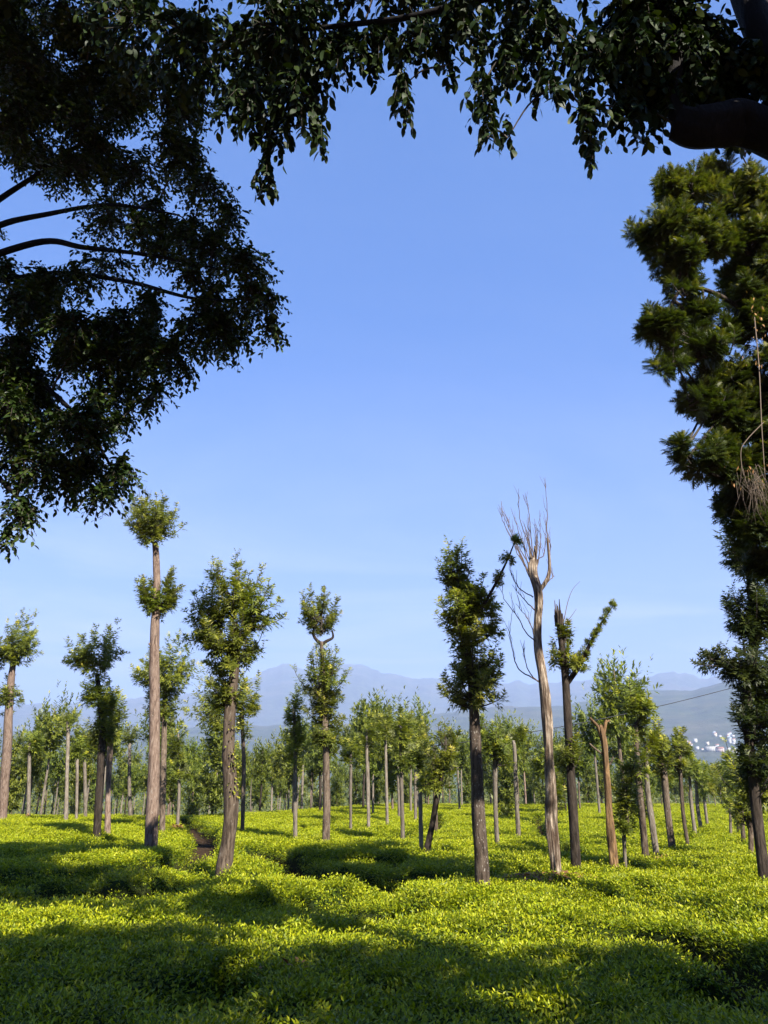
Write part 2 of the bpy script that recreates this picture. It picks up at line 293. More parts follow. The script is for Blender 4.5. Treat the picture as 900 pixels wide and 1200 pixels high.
# ------------------------------------------------------------------ plan of the place, in metres
# x, y, trunk (offset, height over the tea, radius), crown ellipsoids (offset, height, half width, half height)
TREE_DATA = {
 'edge_left': (-20.06, 41.91, [(0.0, -0.0, 0.29), (-0.29, 3.54, 0.28), (-0.6, 6.68, 0.24), (-0.7, 8.54, 0.17)], [(-0.44, 9.4, 1.35, 1.64), (-1.33, 8.92, 1.06, 1.25), (-0.77, 6.59, 0.8, 1.04)]),
 'dark_double': (-10.45, 29.21, [(0.0, 0.0, 0.17), (-0.13, 2.4, 0.18), (-0.25, 3.94, 0.15), (-0.67, 5.85, 0.099)], [(-0.85, 6.83, 1.07, 1.2), (-0.47, 5.04, 0.82, 1.18), (-0.31, 3.94, 0.78, 0.97), (-1.44, 6.43, 0.6, 0.4)]),
 'pale_short': (-10.75, 31.19, [(0.0, -0.0, 0.15), (-0.14, 1.49, 0.13), (-0.27, 2.93, 0.14), (-0.37, 4.75, 0.087)], [(-0.34, 4.48, 0.63, 1.25)]),
 'tall_tufted': (-7.19, 24.89, [(0.0, 0.0, 0.24), (-0.19, 2.83, 0.22), (-0.48, 6.09, 0.19), (-0.59, 8.12, 0.15), (-0.72, 9.26, 0.13), (-0.8, 9.75, 0.1)], [(-0.92, 10.69, 0.93, 1.21), (-0.92, 7.91, 0.41, 0.76), (-0.15, 8.12, 0.38, 0.94), (-0.48, 7.61, 0.58, 0.52)]),
 'behind_tall': (-9.44, 34.09, [(0.0, 0.0, 0.15), (-0.22, 3.21, 0.15), (-0.39, 5.4, 0.13), (-0.45, 6.52, 0.097)], [(-0.06, 6.9, 1.24, 1.47), (-1.15, 6.52, 0.77, 1.31), (-0.37, 5.21, 0.84, 1.07)]),
 'bushy_curved': (-3.58, 18.14, [(0.0, -0.0, 0.21), (0.07, 0.63, 0.19), (0.08, 1.44, 0.19), (-0.05, 2.55, 0.17), (-0.07, 3.71, 0.15), (-0.01, 4.72, 0.12), (-0.08, 5.55, 0.084)], [(-0.21, 6.36, 0.72, 0.98), (-0.95, 5.65, 0.55, 0.84), (0.58, 5.87, 0.55, 0.76), (-0.18, 5.13, 0.96, 0.92), (-0.28, 4.11, 0.49, 0.74)]),
 'behind_bushy': (-5.51, 31.19, [(0.0, -0.0, 0.099), (-0.08, 2.44, 0.1), (-0.24, 4.08, 0.087), (-0.28, 4.75, 0.07)], [(-1.47, 4.82, 0.98, 1.19), (-0.06, 5.09, 0.56, 1.54)]),
 'two_tier': (-1.87, 25.93, [(0.0, 0.0, 0.14), (-0.01, 1.54, 0.14), (-0.08, 3.15, 0.13), (-0.21, 5.1, 0.1), (-0.31, 6.5, 0.074)], [(-0.4, 7.58, 0.72, 0.97), (-0.25, 5.45, 0.74, 1.06), (-0.16, 4.25, 0.64, 0.93), (0.03, 3.37, 0.49, 0.63)]),
 'slim_left': (-3.03, 27.47, [(0.0, 0.0, 0.087), (-0.06, 1.53, 0.089), (-0.12, 3.23, 0.076), (-0.22, 4.4, 0.061)], [(-0.22, 4.34, 0.43, 0.98), (-0.09, 3.28, 0.42, 1.03)]),
 'center_dark': (1.84, 15.23, [(0.0, -0.0, 0.16), (-0.03, 1.19, 0.15), (-0.04, 2.75, 0.13), (-0.07, 3.74, 0.1), (-0.17, 4.77, 0.088), (-0.24, 5.48, 0.062)], [(-0.31, 6.0, 0.47, 0.76), (0.06, 5.67, 0.29, 0.5), (-0.28, 5.27, 0.53, 0.53), (-0.05, 4.17, 0.59, 0.59), (-0.09, 3.64, 0.69, 0.52), (0.44, 4.77, 0.2, 0.3), (-0.12, 4.72, 0.42, 0.5), (0.2, 5.3, 0.32, 0.4)]),
 'dead_bare': (3.64, 17.15, [(0.0, -0.0, 0.14), (-0.01, 1.11, 0.14), (-0.01, 2.69, 0.12), (-0.02, 3.99, 0.12), (-0.06, 4.95, 0.11), (-0.05, 5.95, 0.09), (-0.07, 6.52, 0.11), (-0.09, 6.88, 0.092)], []),
 'dark_behind_dead': (4.21, 17.8, [(0.0, -0.0, 0.13), (0.02, 1.44, 0.12), (0.04, 2.91, 0.11), (0.06, 4.27, 0.1), (0.03, 5.17, 0.092), (0.02, 5.6, 0.093)], [(0.3, 4.7, 0.3, 0.37), (0.18, 5.23, 0.16, 0.29), (0.05, 2.57, 0.33, 0.67), (-0.06, 4.7, 0.2, 0.6)]),
 'broken_orange': (5.14, 18.14, [(0.0, -0.0, 0.11), (0.0, 1.26, 0.097), (0.01, 2.36, 0.089), (-0.01, 2.84, 0.08), (-0.04, 3.13, 0.06)], []),
 'low_leafy': (5.55, 18.68, [(0.0, -0.0, 0.049), (0.01, 0.69, 0.05), (0.04, 1.24, 0.04), (0.15, 1.9, 0.03)], [(0.18, 1.61, 0.3, 0.73), (-0.0, 0.96, 0.28, 0.36), (0.4, 2.19, 0.24, 0.53)]),
 'leaning_crown': (6.7, 20.74, [(0.0, 0.0, 0.11), (-0.0, 1.18, 0.1), (0.04, 2.44, 0.091), (0.09, 3.32, 0.069)], [(-0.0, 4.03, 0.47, 0.56), (0.3, 3.76, 0.37, 0.46), (0.02, 3.32, 0.41, 0.41), (0.05, 2.34, 0.41, 0.41)]),
 'grey_straight': (7.15, 21.21, [(0.0, 0.0, 0.089), (-0.03, 0.95, 0.091), (-0.04, 1.7, 0.08), (-0.02, 2.68, 0.058)], [(0.03, 2.95, 0.37, 0.61)]),
 'leaning_grey': (8.55, 23.93, [(0.0, 0.0, 0.13), (0.0, 1.08, 0.12), (-0.01, 2.05, 0.12), (-0.06, 3.04, 0.079)], [(-0.22, 2.99, 0.53, 0.74), (-0.01, 2.54, 0.47, 0.58)]),
 'fork_round': (9.64, 25.57, [(0.0, 0.0, 0.068), (-0.01, 1.03, 0.069), (0.03, 2.2, 0.07), (0.11, 2.86, 0.056)], [(0.11, 3.07, 0.56, 0.68), (-0.14, 2.43, 0.28, 0.34)]),
 'row_a': (11.7, 30.17, [(0.0, 0.0, 0.08), (0.01, 1.04, 0.081), (0.05, 2.11, 0.066)], [(0.04, 2.55, 0.53, 0.79)]),
 'row_b': (13.25, 33.46, [(-0.0, 0.0, 0.089), (-0.02, 0.96, 0.09), (0.04, 1.98, 0.073)], [(0.15, 2.22, 0.58, 0.73)]),
 'row_c': (15.2, 37.59, [(0.0, -0.0, 0.08), (-0.01, 0.86, 0.081), (0.04, 1.81, 0.081)], [(0.23, 2.04, 0.57, 0.73)]),
 'lean_black': (1.17, 22.21, [(0.0, -0.0, 0.11), (0.18, 0.8, 0.095), (0.31, 1.47, 0.096), (0.47, 2.14, 0.073), (0.54, 2.72, 0.049)], [(0.34, 2.54, 0.58, 0.73), (0.16, 1.99, 0.43, 0.43), (0.6, 3.14, 0.34, 0.59)]),
 'pale_slim': (1.07, 23.04, [(0.0, 0.0, 0.073), (-0.01, 0.88, 0.074), (-0.02, 1.69, 0.062), (-0.06, 2.75, 0.051)], [(-0.06, 2.75, 0.35, 0.66)]),
 'palm_like': (4.82, 28.75, [(0.0, 0.0, 0.092), (-0.01, 1.51, 0.093), (0.01, 2.99, 0.079), (-0.0, 3.35, 0.063)], [(0.01, 3.6, 0.54, 0.41)]),
 'mid_green': (3.6, 25.57, [(0.0, 0.0, 0.081), (-0.01, 1.03, 0.082), (0.03, 2.33, 0.084), (0.02, 3.4, 0.057)], [(0.02, 3.34, 0.57, 0.74), (0.16, 2.73, 0.45, 0.45)]),
 'behind_dead_bush': (5.92, 27.89, [(0.0, 0.0, 0.074), (0.03, 1.24, 0.075), (0.04, 2.67, 0.061)], [(-0.18, 2.67, 0.49, 0.79), (0.05, 1.52, 0.42, 0.9)]),
 'slim_mid': (-1.34, 32.29, [(0.0, 0.0, 0.069), (-0.02, 1.48, 0.07), (-0.03, 2.47, 0.07), (-0.04, 3.14, 0.053)], [(-0.04, 3.07, 0.5, 0.64)]),
 'pollard_a': (-0.67, 34.73, [(0.0, 0.0, 0.083), (-0.05, 1.81, 0.085), (-0.1, 3.24, 0.076), (-0.1, 4.15, 0.058)], [(-0.1, 4.04, 0.54, 1.0)]),
 'pollard_b': (0.15, 36.1, [(0.0, 0.0, 0.087), (-0.04, 1.81, 0.078), (-0.07, 3.3, 0.079), (-0.07, 4.44, 0.06)], [(-0.07, 4.44, 0.64, 1.12)]),
 'pollard_c': (0.64, 27.47, [(0.0, 0.0, 0.087), (-0.02, 1.25, 0.081), (-0.04, 2.37, 0.075), (-0.06, 3.81, 0.061)], [(-0.09, 3.75, 0.58, 1.04), (0.08, 2.65, 0.39, 0.42)]),
 'pollard_d': (1.58, 40.06, [(0.0, -0.0, 0.096), (0.02, 1.81, 0.087), (0.05, 3.88, 0.066)], [(0.14, 4.05, 0.8, 1.06)]),
 'left_pale': (-16.32, 40.97, [(0.0, 0.0, 0.13), (-0.21, 2.23, 0.11), (-0.44, 4.36, 0.11), (-0.57, 4.97, 0.091)], [(-0.58, 5.06, 0.64, 0.46)]),
 'left_slim': (-16.17, 41.91, [(0.0, -0.0, 0.09), (-0.11, 1.17, 0.09), (-0.31, 3.1, 0.092)], [(-0.36, 3.89, 0.65, 1.2)]),
 'left_back_a': (-21.14, 47.37, [(0.0, 0.0, 0.13), (-0.29, 2.29, 0.13), (-0.53, 4.26, 0.1)], [(-0.49, 4.36, 0.84, 1.05)]),
 'left_back_b': (-15.47, 48.64, [(0.0, 0.0, 0.16), (-0.24, 1.81, 0.13), (-0.51, 4.33, 0.11)], [(-0.58, 4.94, 0.59, 0.75)]),
 'left_back_c': (-16.86, 45.02, [(0.0, 0.0, 0.12), (-0.28, 2.27, 0.12), (-0.51, 3.67, 0.099)], [(-0.43, 4.23, 0.79, 1.09)]),
 'red_base': (-10.13, 39.2, [(0.0, -0.0, 0.1), (-0.04, 1.41, 0.085), (-0.22, 3.02, 0.086), (-0.32, 4.25, 0.065)], [(-0.32, 3.75, 0.6, 1.12), (-0.07, 2.77, 0.51, 0.77)]),
 'right_lane_thin': (12.62, 29.21, [(0.0, 0.0, 0.062), (0.1, 0.92, 0.055), (0.13, 1.36, 0.047)], [(0.17, 1.36, 0.28, 0.38)]),
 'right_dark_near': (7.53, 16.14, [(-0.0, 0.0, 0.13), (0.05, 1.15, 0.12), (0.07, 2.3, 0.11), (0.15, 3.33, 0.11), (0.58, 4.95, 0.13), (0.61, 6.09, 0.11), (0.61, 6.88, 0.077)], [(0.66, 6.88, 0.5, 0.97), (0.42, 5.42, 0.5, 0.75), (0.12, 4.3, 0.62, 0.55), (0.3, 3.2, 0.52, 0.72), (0.22, 2.13, 0.45, 0.7), (0.62, 3.86, 0.4, 1.09), (-0.55, 4.35, 0.3, 0.2), (0.75, 5.4, 0.4, 0.9)]),
 'right_row_a': (9.74, 21.45, [(0.0, 0.0, 0.079), (0.08, 0.94, 0.08), (0.13, 1.91, 0.07)], [(0.02, 2.13, 0.51, 0.93), (-0.12, 1.16, 0.32, 0.55)]),
 'right_row_b': (11.93, 26.68, [(0.0, 0.0, 0.085), (0.04, 0.87, 0.086), (0.12, 1.94, 0.072)], [(-0.02, 2.21, 0.52, 0.87)]),
 'right_row_c': (14.29, 32.29, [(0.0, 0.0, 0.086), (0.02, 0.83, 0.087), (0.06, 1.81, 0.07)], [(-0.14, 1.87, 0.49, 0.77)]),
 'right_row_d': (8.65, 18.68, [(0.0, -0.0, 0.069), (0.04, 0.87, 0.07), (0.1, 1.8, 0.061)], [(0.13, 1.71, 0.4, 0.81)]),
}
LEFT = [ (-1.89, 8.6, 8.76, 0.54, 0.4, 1), (-1.68, 8.4, 8.06, 0.47, 0.45, 1), (-1.46, 8.4, 7.61, 0.27, 0.27, 1), (-2.18, 8.8, 7.85, 0.53, 0.56, 1), (-2.9, 9.2, 8.8, 0.74, 0.68, 1), (-2.92, 9, 7.58, 0.53, 0.49, 1), (-3.71, 9.4, 8.22, 0.93, 0.93, 1), (-4.55, 9.2, 7.76, 1.08, 0.9, 1), (-4.81, 8.8, 6.77, 0.78, 0.9, 1), (-4.03, 9, 6.62, 0.85, 0.68, 1), (-3.72, 9.4, 7.19, 0.48, 0.48, 1), (-3.44, 9, 5.89, 0.36, 0.4, 1), (-3.59, 8.8, 5.47, 0.36, 0.24, 1), (-4.33, 9, 5.89, 0.61, 0.5, 1), (-4.52, 8.8, 5.25, 0.37, 0.36, 1), (-4.68, 8.8, 4.92, 0.19, 0.19, 1), (-2.76, 9.3, 10.7, 0.59, 0.46, 0.8), (-2.31, 9.0, 9.83, 0.44, 0.44, 0.8), (-3.44, 9.5, 10.31, 0.79, 0.59, 0.8), (-5.08, 9.8, 11.92, 1.55, 0.85, 0.9), (-5.32, 9.6, 9.3, 0.78, 0.45, 0.7), (-4.39, 9.8, 9.6, 0.8, 0.4, 0.6), (-5.62, 9.6, 13.35, 1.59, 1.01, 1.2), (-3.78, 9.4, 12.76, 1.12, 0.98, 1.2), (-6.63, 9.5, 9.69, 0.78, 1.95, 0.7), (-5.86, 9, 6.37, 0.79, 1.35, 0.8), (-7.31, 9.5, 13.42, 1.0, 1.72, 0.7), (-5.89, 9.5, 15.59, 2.11, 1.06, 0.7), (-5.27, 9.3, 8.23, 0.74, 0.61, 1), (-5.12, 9.0, 7.38, 0.58, 0.58, 1), (-4.96, 9.5, 8.93, 0.89, 0.45, 0.8), (-3.31, 9.3, 9.54, 0.76, 0.51, 0.9), (-4.3, 9.7, 10.32, 0.81, 0.34, 0.6), (-6.22, 9.9, 12.56, 1.16, 0.87, 0.9), (-4.83, 9.8, 13.38, 1.17, 0.88, 0.9), (-2.99, 9.4, 11.71, 0.68, 0.54, 0.9), (-4.75, 9.1, 6.17, 0.57, 0.57, 1), (-3.86, 9.3, 7.68, 0.72, 0.6, 1), (-3.93, 9.1, 5.93, 0.56, 0.45, 1), (-2.46, 9.0, 9.31, 0.62, 0.49, 1), (-3.14, 9.1, 7.04, 0.35, 0.35, 0.9), (-4.63, 9.3, 7.14, 0.83, 0.71, 1), (-6.71, 9.7, 14.43, 1.49, 0.89, 1), (-2.46, 8.9, 7.98, 0.59, 0.53, 1) ]
LB1 = [(-7.03, 9.6, 9.45), (-6.12, 9.6, 10.27), (-5.18, 9.5, 10.47), (-4.22, 9.4, 10.55), (-3.21, 9.2, 10.22)]
LB2 = [(-7.0, 9.6, 9.3), (-5.9, 9.7, 9.4), (-4.95, 9.6, 9.45), (-3.81, 9.4, 9.16), (-2.65, 9.0, 8.59), (-1.71, 8.5, 8.26)]
LB3 = [(-7.17, 9.7, 9.84), (-6.39, 9.9, 10.98), (-5.6, 9.8, 11.57), (-4.68, 9.7, 12.36), (-3.82, 9.5, 12.87)]
LB4 = [(-6.77, 9.4, 8.72), (-5.68, 9.2, 8.03), (-4.68, 9.1, 7.3), (-3.97, 9, 6.62), (-3.5, 9, 5.95)]
LB5 = [(-6.61, 9.4, 7.87), (-5.56, 9, 6.62), (-4.94, 8.9, 5.85), (-4.38, 8.8, 5.36)]
LB6 = [(-7.0, 9.6, 9.3), (-5.42, 9.6, 10.0), (-4.57, 9.5, 9.84), (-3.4, 9.2, 9.46), (-2.01, 8.7, 8.8)]
LT = [(-6.19, 9.7, 4.46), (-6.6, 9.6, 6.89), (-7.0, 9.6, 9.3), (-7.51, 9.7, 12.36), (-8.06, 9.8, 15.79)]
OVER = [ (-1.12, 5.6, 7.63, 0.16, 0.21, 1), (-1.0, 5.5, 7.99, 0.24, 0.24, 1), (-1.28, 5.4, 8.29, 0.36, 0.32, 1), (-0.79, 5.3, 8.28, 0.35, 0.35, 1), (-0.6, 5.3, 7.79, 0.14, 0.14, 1), (-0.39, 5.2, 8.58, 0.39, 0.32, 1), (-0.96, 5.2, 8.9, 0.64, 0.4, 1), (-1.88, 5.6, 9.16, 0.6, 0.51, 0.9), (-2.6, 5.8, 9.75, 0.63, 0.45, 0.8), (-0.04, 5.1, 8.67, 0.27, 0.22, 1), (0.15, 5.0, 7.96, 0.15, 0.21, 1), (0.22, 5.0, 7.69, 0.07, 0.1, 1), (0.37, 4.9, 8.43, 0.3, 0.22, 1), (0.52, 4.9, 8.13, 0.12, 0.1, 0.9), (0.7, 4.8, 8.5, 0.3, 0.3, 1), (0.82, 4.8, 7.74, 0.16, 0.29, 1), (0.85, 4.8, 7.25, 0.11, 0.11, 1), (1.09, 4.8, 8.11, 0.29, 0.29, 1), (1.01, 4.8, 7.25, 0.07, 0.08, 1), (1.37, 4.7, 8.28, 0.29, 0.33, 1), (1.36, 4.7, 7.63, 0.21, 0.21, 1), (1.71, 4.7, 8.0, 0.32, 0.32, 1), (1.66, 4.7, 7.36, 0.18, 0.28, 1), (1.65, 4.7, 6.95, 0.08, 0.07, 1), (2.12, 4.8, 8.21, 0.37, 0.44, 1.8), (2.01, 4.8, 7.47, 0.25, 0.25, 1), (2.36, 4.9, 7.8, 0.3, 0.32, 1.8), (2.68, 5.0, 8.45, 0.46, 0.6, 2.4), (3.1, 5.2, 8.3, 0.5, 0.55, 2.4), (2.37, 4.9, 8.83, 0.61, 0.31, 2), (0.0, 5.0, 9.28, 0.95, 0.24, 1), (1.27, 4.7, 8.98, 0.9, 0.3, 1), (-1.24, 5.2, 9.67, 1.24, 0.33, 1) ]
OT = [(3.28, 4.9, 4.61), (3.42, 4.9, 6.21), (3.28, 4.9, 7.34), (3.3, 5.0, 8.35), (3.29, 5.1, 9.42), (3.26, 5.1, 10.83)]
OL = [(3.28, 4.9, 7.34), (3.03, 4.9, 7.57), (2.77, 4.85, 7.45), (2.5, 4.8, 7.27), (2.38, 4.8, 7.38), (2.47, 4.8, 7.78), (2.58, 4.8, 8.4), (2.45, 4.7, 8.87)]
OB1 = [(3.23, 5.0, 9.72), (2.22, 4.8, 9.22), (1.41, 4.7, 8.87), (0.82, 4.75, 8.74), (0.23, 4.9, 8.73), (-0.39, 5.1, 8.88), (-1.06, 5.3, 9.02), (-1.67, 5.5, 9.04)]
FEA = [(5.27, 10.62, 12.05, 0.58, 0.45, 1), (6.14, 10.86, 12.65, 0.59, 0.38, 1), (4.61, 10.38, 10.95, 0.46, 0.44, 1), (5.44, 10.62, 11.05, 0.73, 0.66, 1), (4.79, 10.5, 10.28, 0.58, 0.4, 1), (6.51, 11.09, 11.81, 0.7, 0.78, 1), (6.44, 11.09, 10.36, 0.6, 0.74, 1), (4.94, 10.5, 9.78, 0.34, 0.22, 0.9), (4.4, 10.27, 8.9, 0.35, 0.33, 0.9), (4.55, 10.27, 8.44, 0.35, 0.27, 0.8), (4.26, 10.27, 8.21, 0.24, 0.19, 0.8), (5.35, 10.62, 9.2, 0.5, 0.39, 0.8), (5.51, 10.62, 8.41, 0.5, 0.52, 1), (5.17, 10.62, 7.95, 0.35, 0.41, 1), (5.94, 10.86, 7.77, 0.5, 0.68, 1), (5.32, 10.62, 7.07, 0.34, 0.34, 1), (4.71, 10.38, 6.69, 0.37, 0.24, 0.8), (4.47, 10.38, 6.9, 0.18, 0.18, 0.8), (5.45, 10.74, 6.55, 0.42, 0.4, 1), (5.69, 10.86, 6.17, 0.4, 0.4, 1), (6.63, 10.97, 7.82, 0.55, 1.39, 0.8), (6.25, 10.62, 9.34, 0.59, 0.71, 1.2), (6.19, 10.5, 8.16, 0.47, 0.59, 1.2), (6.14, 10.5, 6.87, 0.5, 0.65, 1.2), (6.49, 10.86, 10.88, 0.71, 0.71, 1.2), (6.02, 10.97, 5.33, 0.47, 0.53, 1.0), (5.6, 10.62, 7.69, 0.42, 0.59, 1.1), (5.43, 10.62, 6.75, 0.4, 0.47, 1.1), (5.07, 10.5, 8.64, 0.4, 0.42, 1.0), (4.96, 10.44, 6.75, 0.35, 0.28, 0.9), (5.78, 10.74, 5.92, 0.4, 0.47, 1.1)]
FT = [(6.34, 10.86, 0.79), (6.56, 10.86, 3.44), (6.63, 10.97, 5.51), (6.76, 10.97, 7.82), (6.94, 10.97, 10.1), (6.93, 10.97, 11.89)]
FB1 = [(6.76, 10.97, 7.82), (6.41, 10.86, 9.03), (5.69, 10.62, 9.69), (4.94, 10.5, 9.78), (4.4, 10.27, 8.82)]
FB2 = [(6.63, 10.97, 5.51), (6.14, 10.86, 6.05), (5.56, 10.74, 6.1), (5.46, 10.74, 6.33)]
FB3 = [(6.69, 10.97, 6.63), (5.83, 10.74, 6.55), (5.11, 10.5, 6.45), (4.53, 10.38, 6.83)]
FB4 = [(6.94, 10.97, 10.1), (6.19, 10.74, 10.8), (5.46, 10.62, 11.23), (5.11, 10.62, 11.96)]
FD = [(5.85, 10.15, 9.03), (5.75, 10.09, 8.12), (5.6, 10.03, 7.09), (5.52, 10.03, 6.28)]
FD2 = [(5.64, 10.03, 7.16), (5.35, 10.03, 6.88), (5.23, 10.03, 6.68), (5.22, 10.03, 6.28), (5.32, 10.03, 5.89)]
HAZE = 1.5e-4

# ------------------------------------------------------------------ terrain
TH4 = [(-40, 90), (-33.5, 80), (-26.5, 104), (-18.4, 113), (-9.5, 142), (-1.9, 152), (4.5, 209), (8.3, 248), (12, 239), (15.6, 273), (18.9, 327), (21.4, 307), (24.2, 356), (26.9, 366), (34, 396), (45, 380)]
TH9 = [(-45, 400), (-33.8, 416), (-26.7, 436), (-23.6, 494), (-19.1, 553), (-14.5, 641), (-10.9, 789), (-9.0, 929), (-7.3, 1010), (-6.1, 919), (-4.2, 979), (-2.1, 989), (0, 909), (3.2, 829), (7.1, 759), (10.9, 789), (15.8, 799), (18.7, 819), (21.1, 869), (23.2, 799), (27, 839), (34, 740), (45, 700)]
def crest(x): return 47 + 28 * sstep(-12, 2, x)
def plane_z(x, y):
    x = np.asarray(x, float); y = np.asarray(y, float)
    yy = np.where(y > 0, y, -0.3 * y); c = crest(x)
    return -0.04 * np.minimum(yy, c) - 0.085 * np.maximum(0, np.minimum(yy, 460) - c)
def ground_z(x, y):
    x = np.asarray(x, float); y = np.asarray(y, float)
    r = np.hypot(x, y); th = np.degrees(np.arctan2(x, y))
    near = plane_z(x, y) + 0.85 * (1 - sstep(1.5, 4.4, r))
    r4 = np.interp(th, *zip(*TH4)); r9 = np.interp(th, *zip(*TH9))
    r4 = r4 + 22 * (fbm(th * 0.9 + 50, th * 0 + 3, 3) - 0.47); r9 = r9 + 110 * (fbm(th * 1.1 + 90, th * 0 + 9, 5, 6) - 0.49)
    t4 = np.clip((r - 1500) / 3000, 0, 1); u4 = sstep(0, 1, t4) ** 1.3
    t9 = np.clip((r - 6200) / 2800, 0, 1); u9 = t9 ** 0.85
    h = -42 + (r4 + 42) * u4
    h = np.where(r > 4500, r4 * (1 - 0.6 * sstep(4500, 6200, r)), h)
    h = np.where(r > 6200, r4 * 0.4 + (r9 - r4 * 0.4) * u9, h)
    h = np.where(r > 9000, r9 * (1 - 0.6 * sstep(9000, 12000, r)), h)
    sp = 1 - np.abs(2 * fbm(x / 620 + 31, y / 620 + 17, 8, 4) - 0.94)
    amp4 = 95 * u4 * (1 - t4 ** 4) * (r < 4500); amp9 = 300 * t9 * (1 - t9 ** 3) * (r > 6200) * (r < 9000)
    h = h + (amp4 + amp9) * (sp - 0.75)
    w = sstep(380, 620, r)
    return near * (1 - w) + h * w
def polar_sheet(rs, ths):
    TT, RR = np.meshgrid(np.radians(ths), rs)
    X = RR * np.sin(TT); Y = RR * np.cos(TT); Z = ground_z(X, Y)
    V = np.stack([X, Y, Z], -1).reshape(-1, 3); n = len(ths)
    i = np.arange(len(rs) - 1)[:, None] * n; j = np.arange(n - 1)[None]
    Q = np.stack([i + j, i + j + 1, i + n + j + 1, i + n + j], -1).reshape(-1, 4)[:, ::-1]
    return V, [Q]
ths = np.concatenate([np.linspace(-180, -42, 60), np.linspace(-41, 41, 480), np.linspace(42, 180, 60)])
m, t, b, o = new_mat('soil')
co = mapping(t, (1, 1, 1)); n1 = noise(t, co, 1.3, 8, .6)
col = ramp(t, n1, [(.3, (.07, .035, .018)), (.5, (.16, .08, .04)), (.7, (.24, .13, .07))])
n2 = noise(t, mapping(t, (.004, .004, .004)), 4.0, 8, .65)
far = ramp(t, n2, [(.35, (.012, .026, .008)), (.5, (.025, .045, .011)), (.65, (.05, .065, .02))])
g = t.nodes.new('ShaderNodeNewGeometry'); ln = t.nodes.new('ShaderNodeVectorMath'); ln.operation = 'LENGTH'; t.links.new(g.outputs['Position'], ln.inputs[0])
mrg = t.nodes.new('ShaderNodeMapRange'); mrg.inputs[1].default_value = 60; mrg.inputs[2].default_value = 110; t.links.new(ln.outputs['Value'], mrg.inputs[0])
t.links.new(mixrgb(t, mrg.outputs[0], col, far), b.inputs['Base Color']); b.inputs['Roughness'].default_value = .95
bump(t, b, n1, .5, .05); M_SOIL = m
m, t, b, o = new_mat('forested_slope')
n1 = noise(t, mapping(t, (.01, .01, .01)), 1.2, 10, .7); n2 = noise(t, mapping(t, (.0016, .0016, .003)), 1.6, 6, .6)
c1 = ramp(t, n1, [(.35, (.006, .014, .007)), (.5, (.018, .032, .012)), (.68, (.05, .06, .028))])
c2 = mixrgb(t, ramp(t, n2, [(.5, (0, 0, 0)), (.66, (.7, .7, .7))]), c1, (.065, .06, .035))
t.links.new(c2, b.inputs['Base Color']); b.inputs['Roughness'].default_value = .95; bump(t, b, n1, .9, 14); M_HILL = m
def geo(a, bb, n): return np.geomspace(a, bb, n)
V, F = polar_sheet(np.concatenate([[0.02], geo(.4, 90, 70), geo(93, 1500, 44)]), ths)
tag(obj('ground', mesh_np('ground', V, F, M_SOIL, smooth=True)), kind='structure')
V, F = polar_sheet(geo(1500, 6200, 110), ths); tag(obj('hills', mesh_np('hills', V, F, M_HILL, smooth=True)), kind='structure')
V, F = polar_sheet(geo(6200, 12000, 80), ths); tag(obj('mountains', mesh_np('mountains', V, F, M_HILL, smooth=True)), kind='structure')

# ------------------------------------------------------------------ tea
CHANNELS = [([(-13, 51.4), (-8.74, 37.6), (-6.3, 28.5), (-5.2, 23.3), (-5.6, 20)], .5), ([(-3.72, 24.2), (-2.66, 22), (-1.92, 19.3), (-1.54, 18), (-.96, 18.3), (.36, 17.4)], .42),
            ([(-11, 17.9), (-9.05, 17.6), (-6.8, 16.7), (-5.1, 15.4), (-4.5, 15.9), (-3.88, 17.6)], .36), ([(3.3, 11.3), (3.75, 10.6), (4.0, 9.0)], .3),
            ([(-1.1, 14.1), (-.4, 13.6), (.2, 13.4)], .24), ([(5.6, 24), (6.4, 31), (7.8, 40), (10, 52)], .32), ([(0.6, 30), (2.5, 38), (3.5, 52)], .3)]
def chan_mask(X, Y, lower=False):
    """0 in a drain, 1 on the plucking table"""
    d = np.full(X.shape, 9.0); ny = np.full(X.shape, -99.0)
    wob = (vnoise(X * 1.7, Y * 1.7, 44) - .5) * .35
    for P, w in CHANNELS:
        P = catmull(np.array([(a, c, 0) for a, c in P]), 5)[:, :2]
        for a, c in zip(P[:-1], P[1:]):
            ab = c - a; tt = np.clip(((X - a[0]) * ab[0] + (Y - a[1]) * ab[1]) / (ab @ ab), 0, 1)
            dd = np.hypot(X - a[0] - tt * ab[0], Y - a[1] - tt * ab[1]) + wob - w
            ny = np.where(dd < d, a[1] + tt * ab[1], ny); d = np.minimum(d, dd)
    low = .34 * sstep(-.1, .5, ny - Y) * np.exp(-np.maximum(d, 0) / 1.3)      # the table steps down on the lower side of a drain
    return (sstep(-.02, .32, d), low) if lower else sstep(-.02, .32, d)
def bush_bump(X, Y):
    """rounded bush tops: jittered cells about 1.1 m wide"""
    s = 1.15; gx = np.floor(X / s).astype(np.int64); gy = np.floor(Y / s).astype(np.int64)
    d1 = np.full(X.shape, 9.0); d2 = d1.copy()
    for a in (-1, 0, 1):
        for c in (-1, 0, 1):
            cx = (gx + a + .5 + .7 * (_hash(gx + a, gy + c, 1) - .5)) * s; cyy = (gy + c + .5 + .7 * (_hash(gx + a, gy + c, 2) - .5)) * s
            dd = np.hypot(X - cx, Y - cyy); d2 = np.minimum(d2, np.maximum(dd, d1)); d1 = np.minimum(d1, dd)
    gap = np.exp(-((d2 - d1) / .085) ** 2) * sstep(.35, .62, vnoise(X / 2.3, Y / 2.3, 63))     # narrow clefts between some bushes
    return (.07 * (1 - (d1 / .62) ** 2) - .30 * gap, gap) 
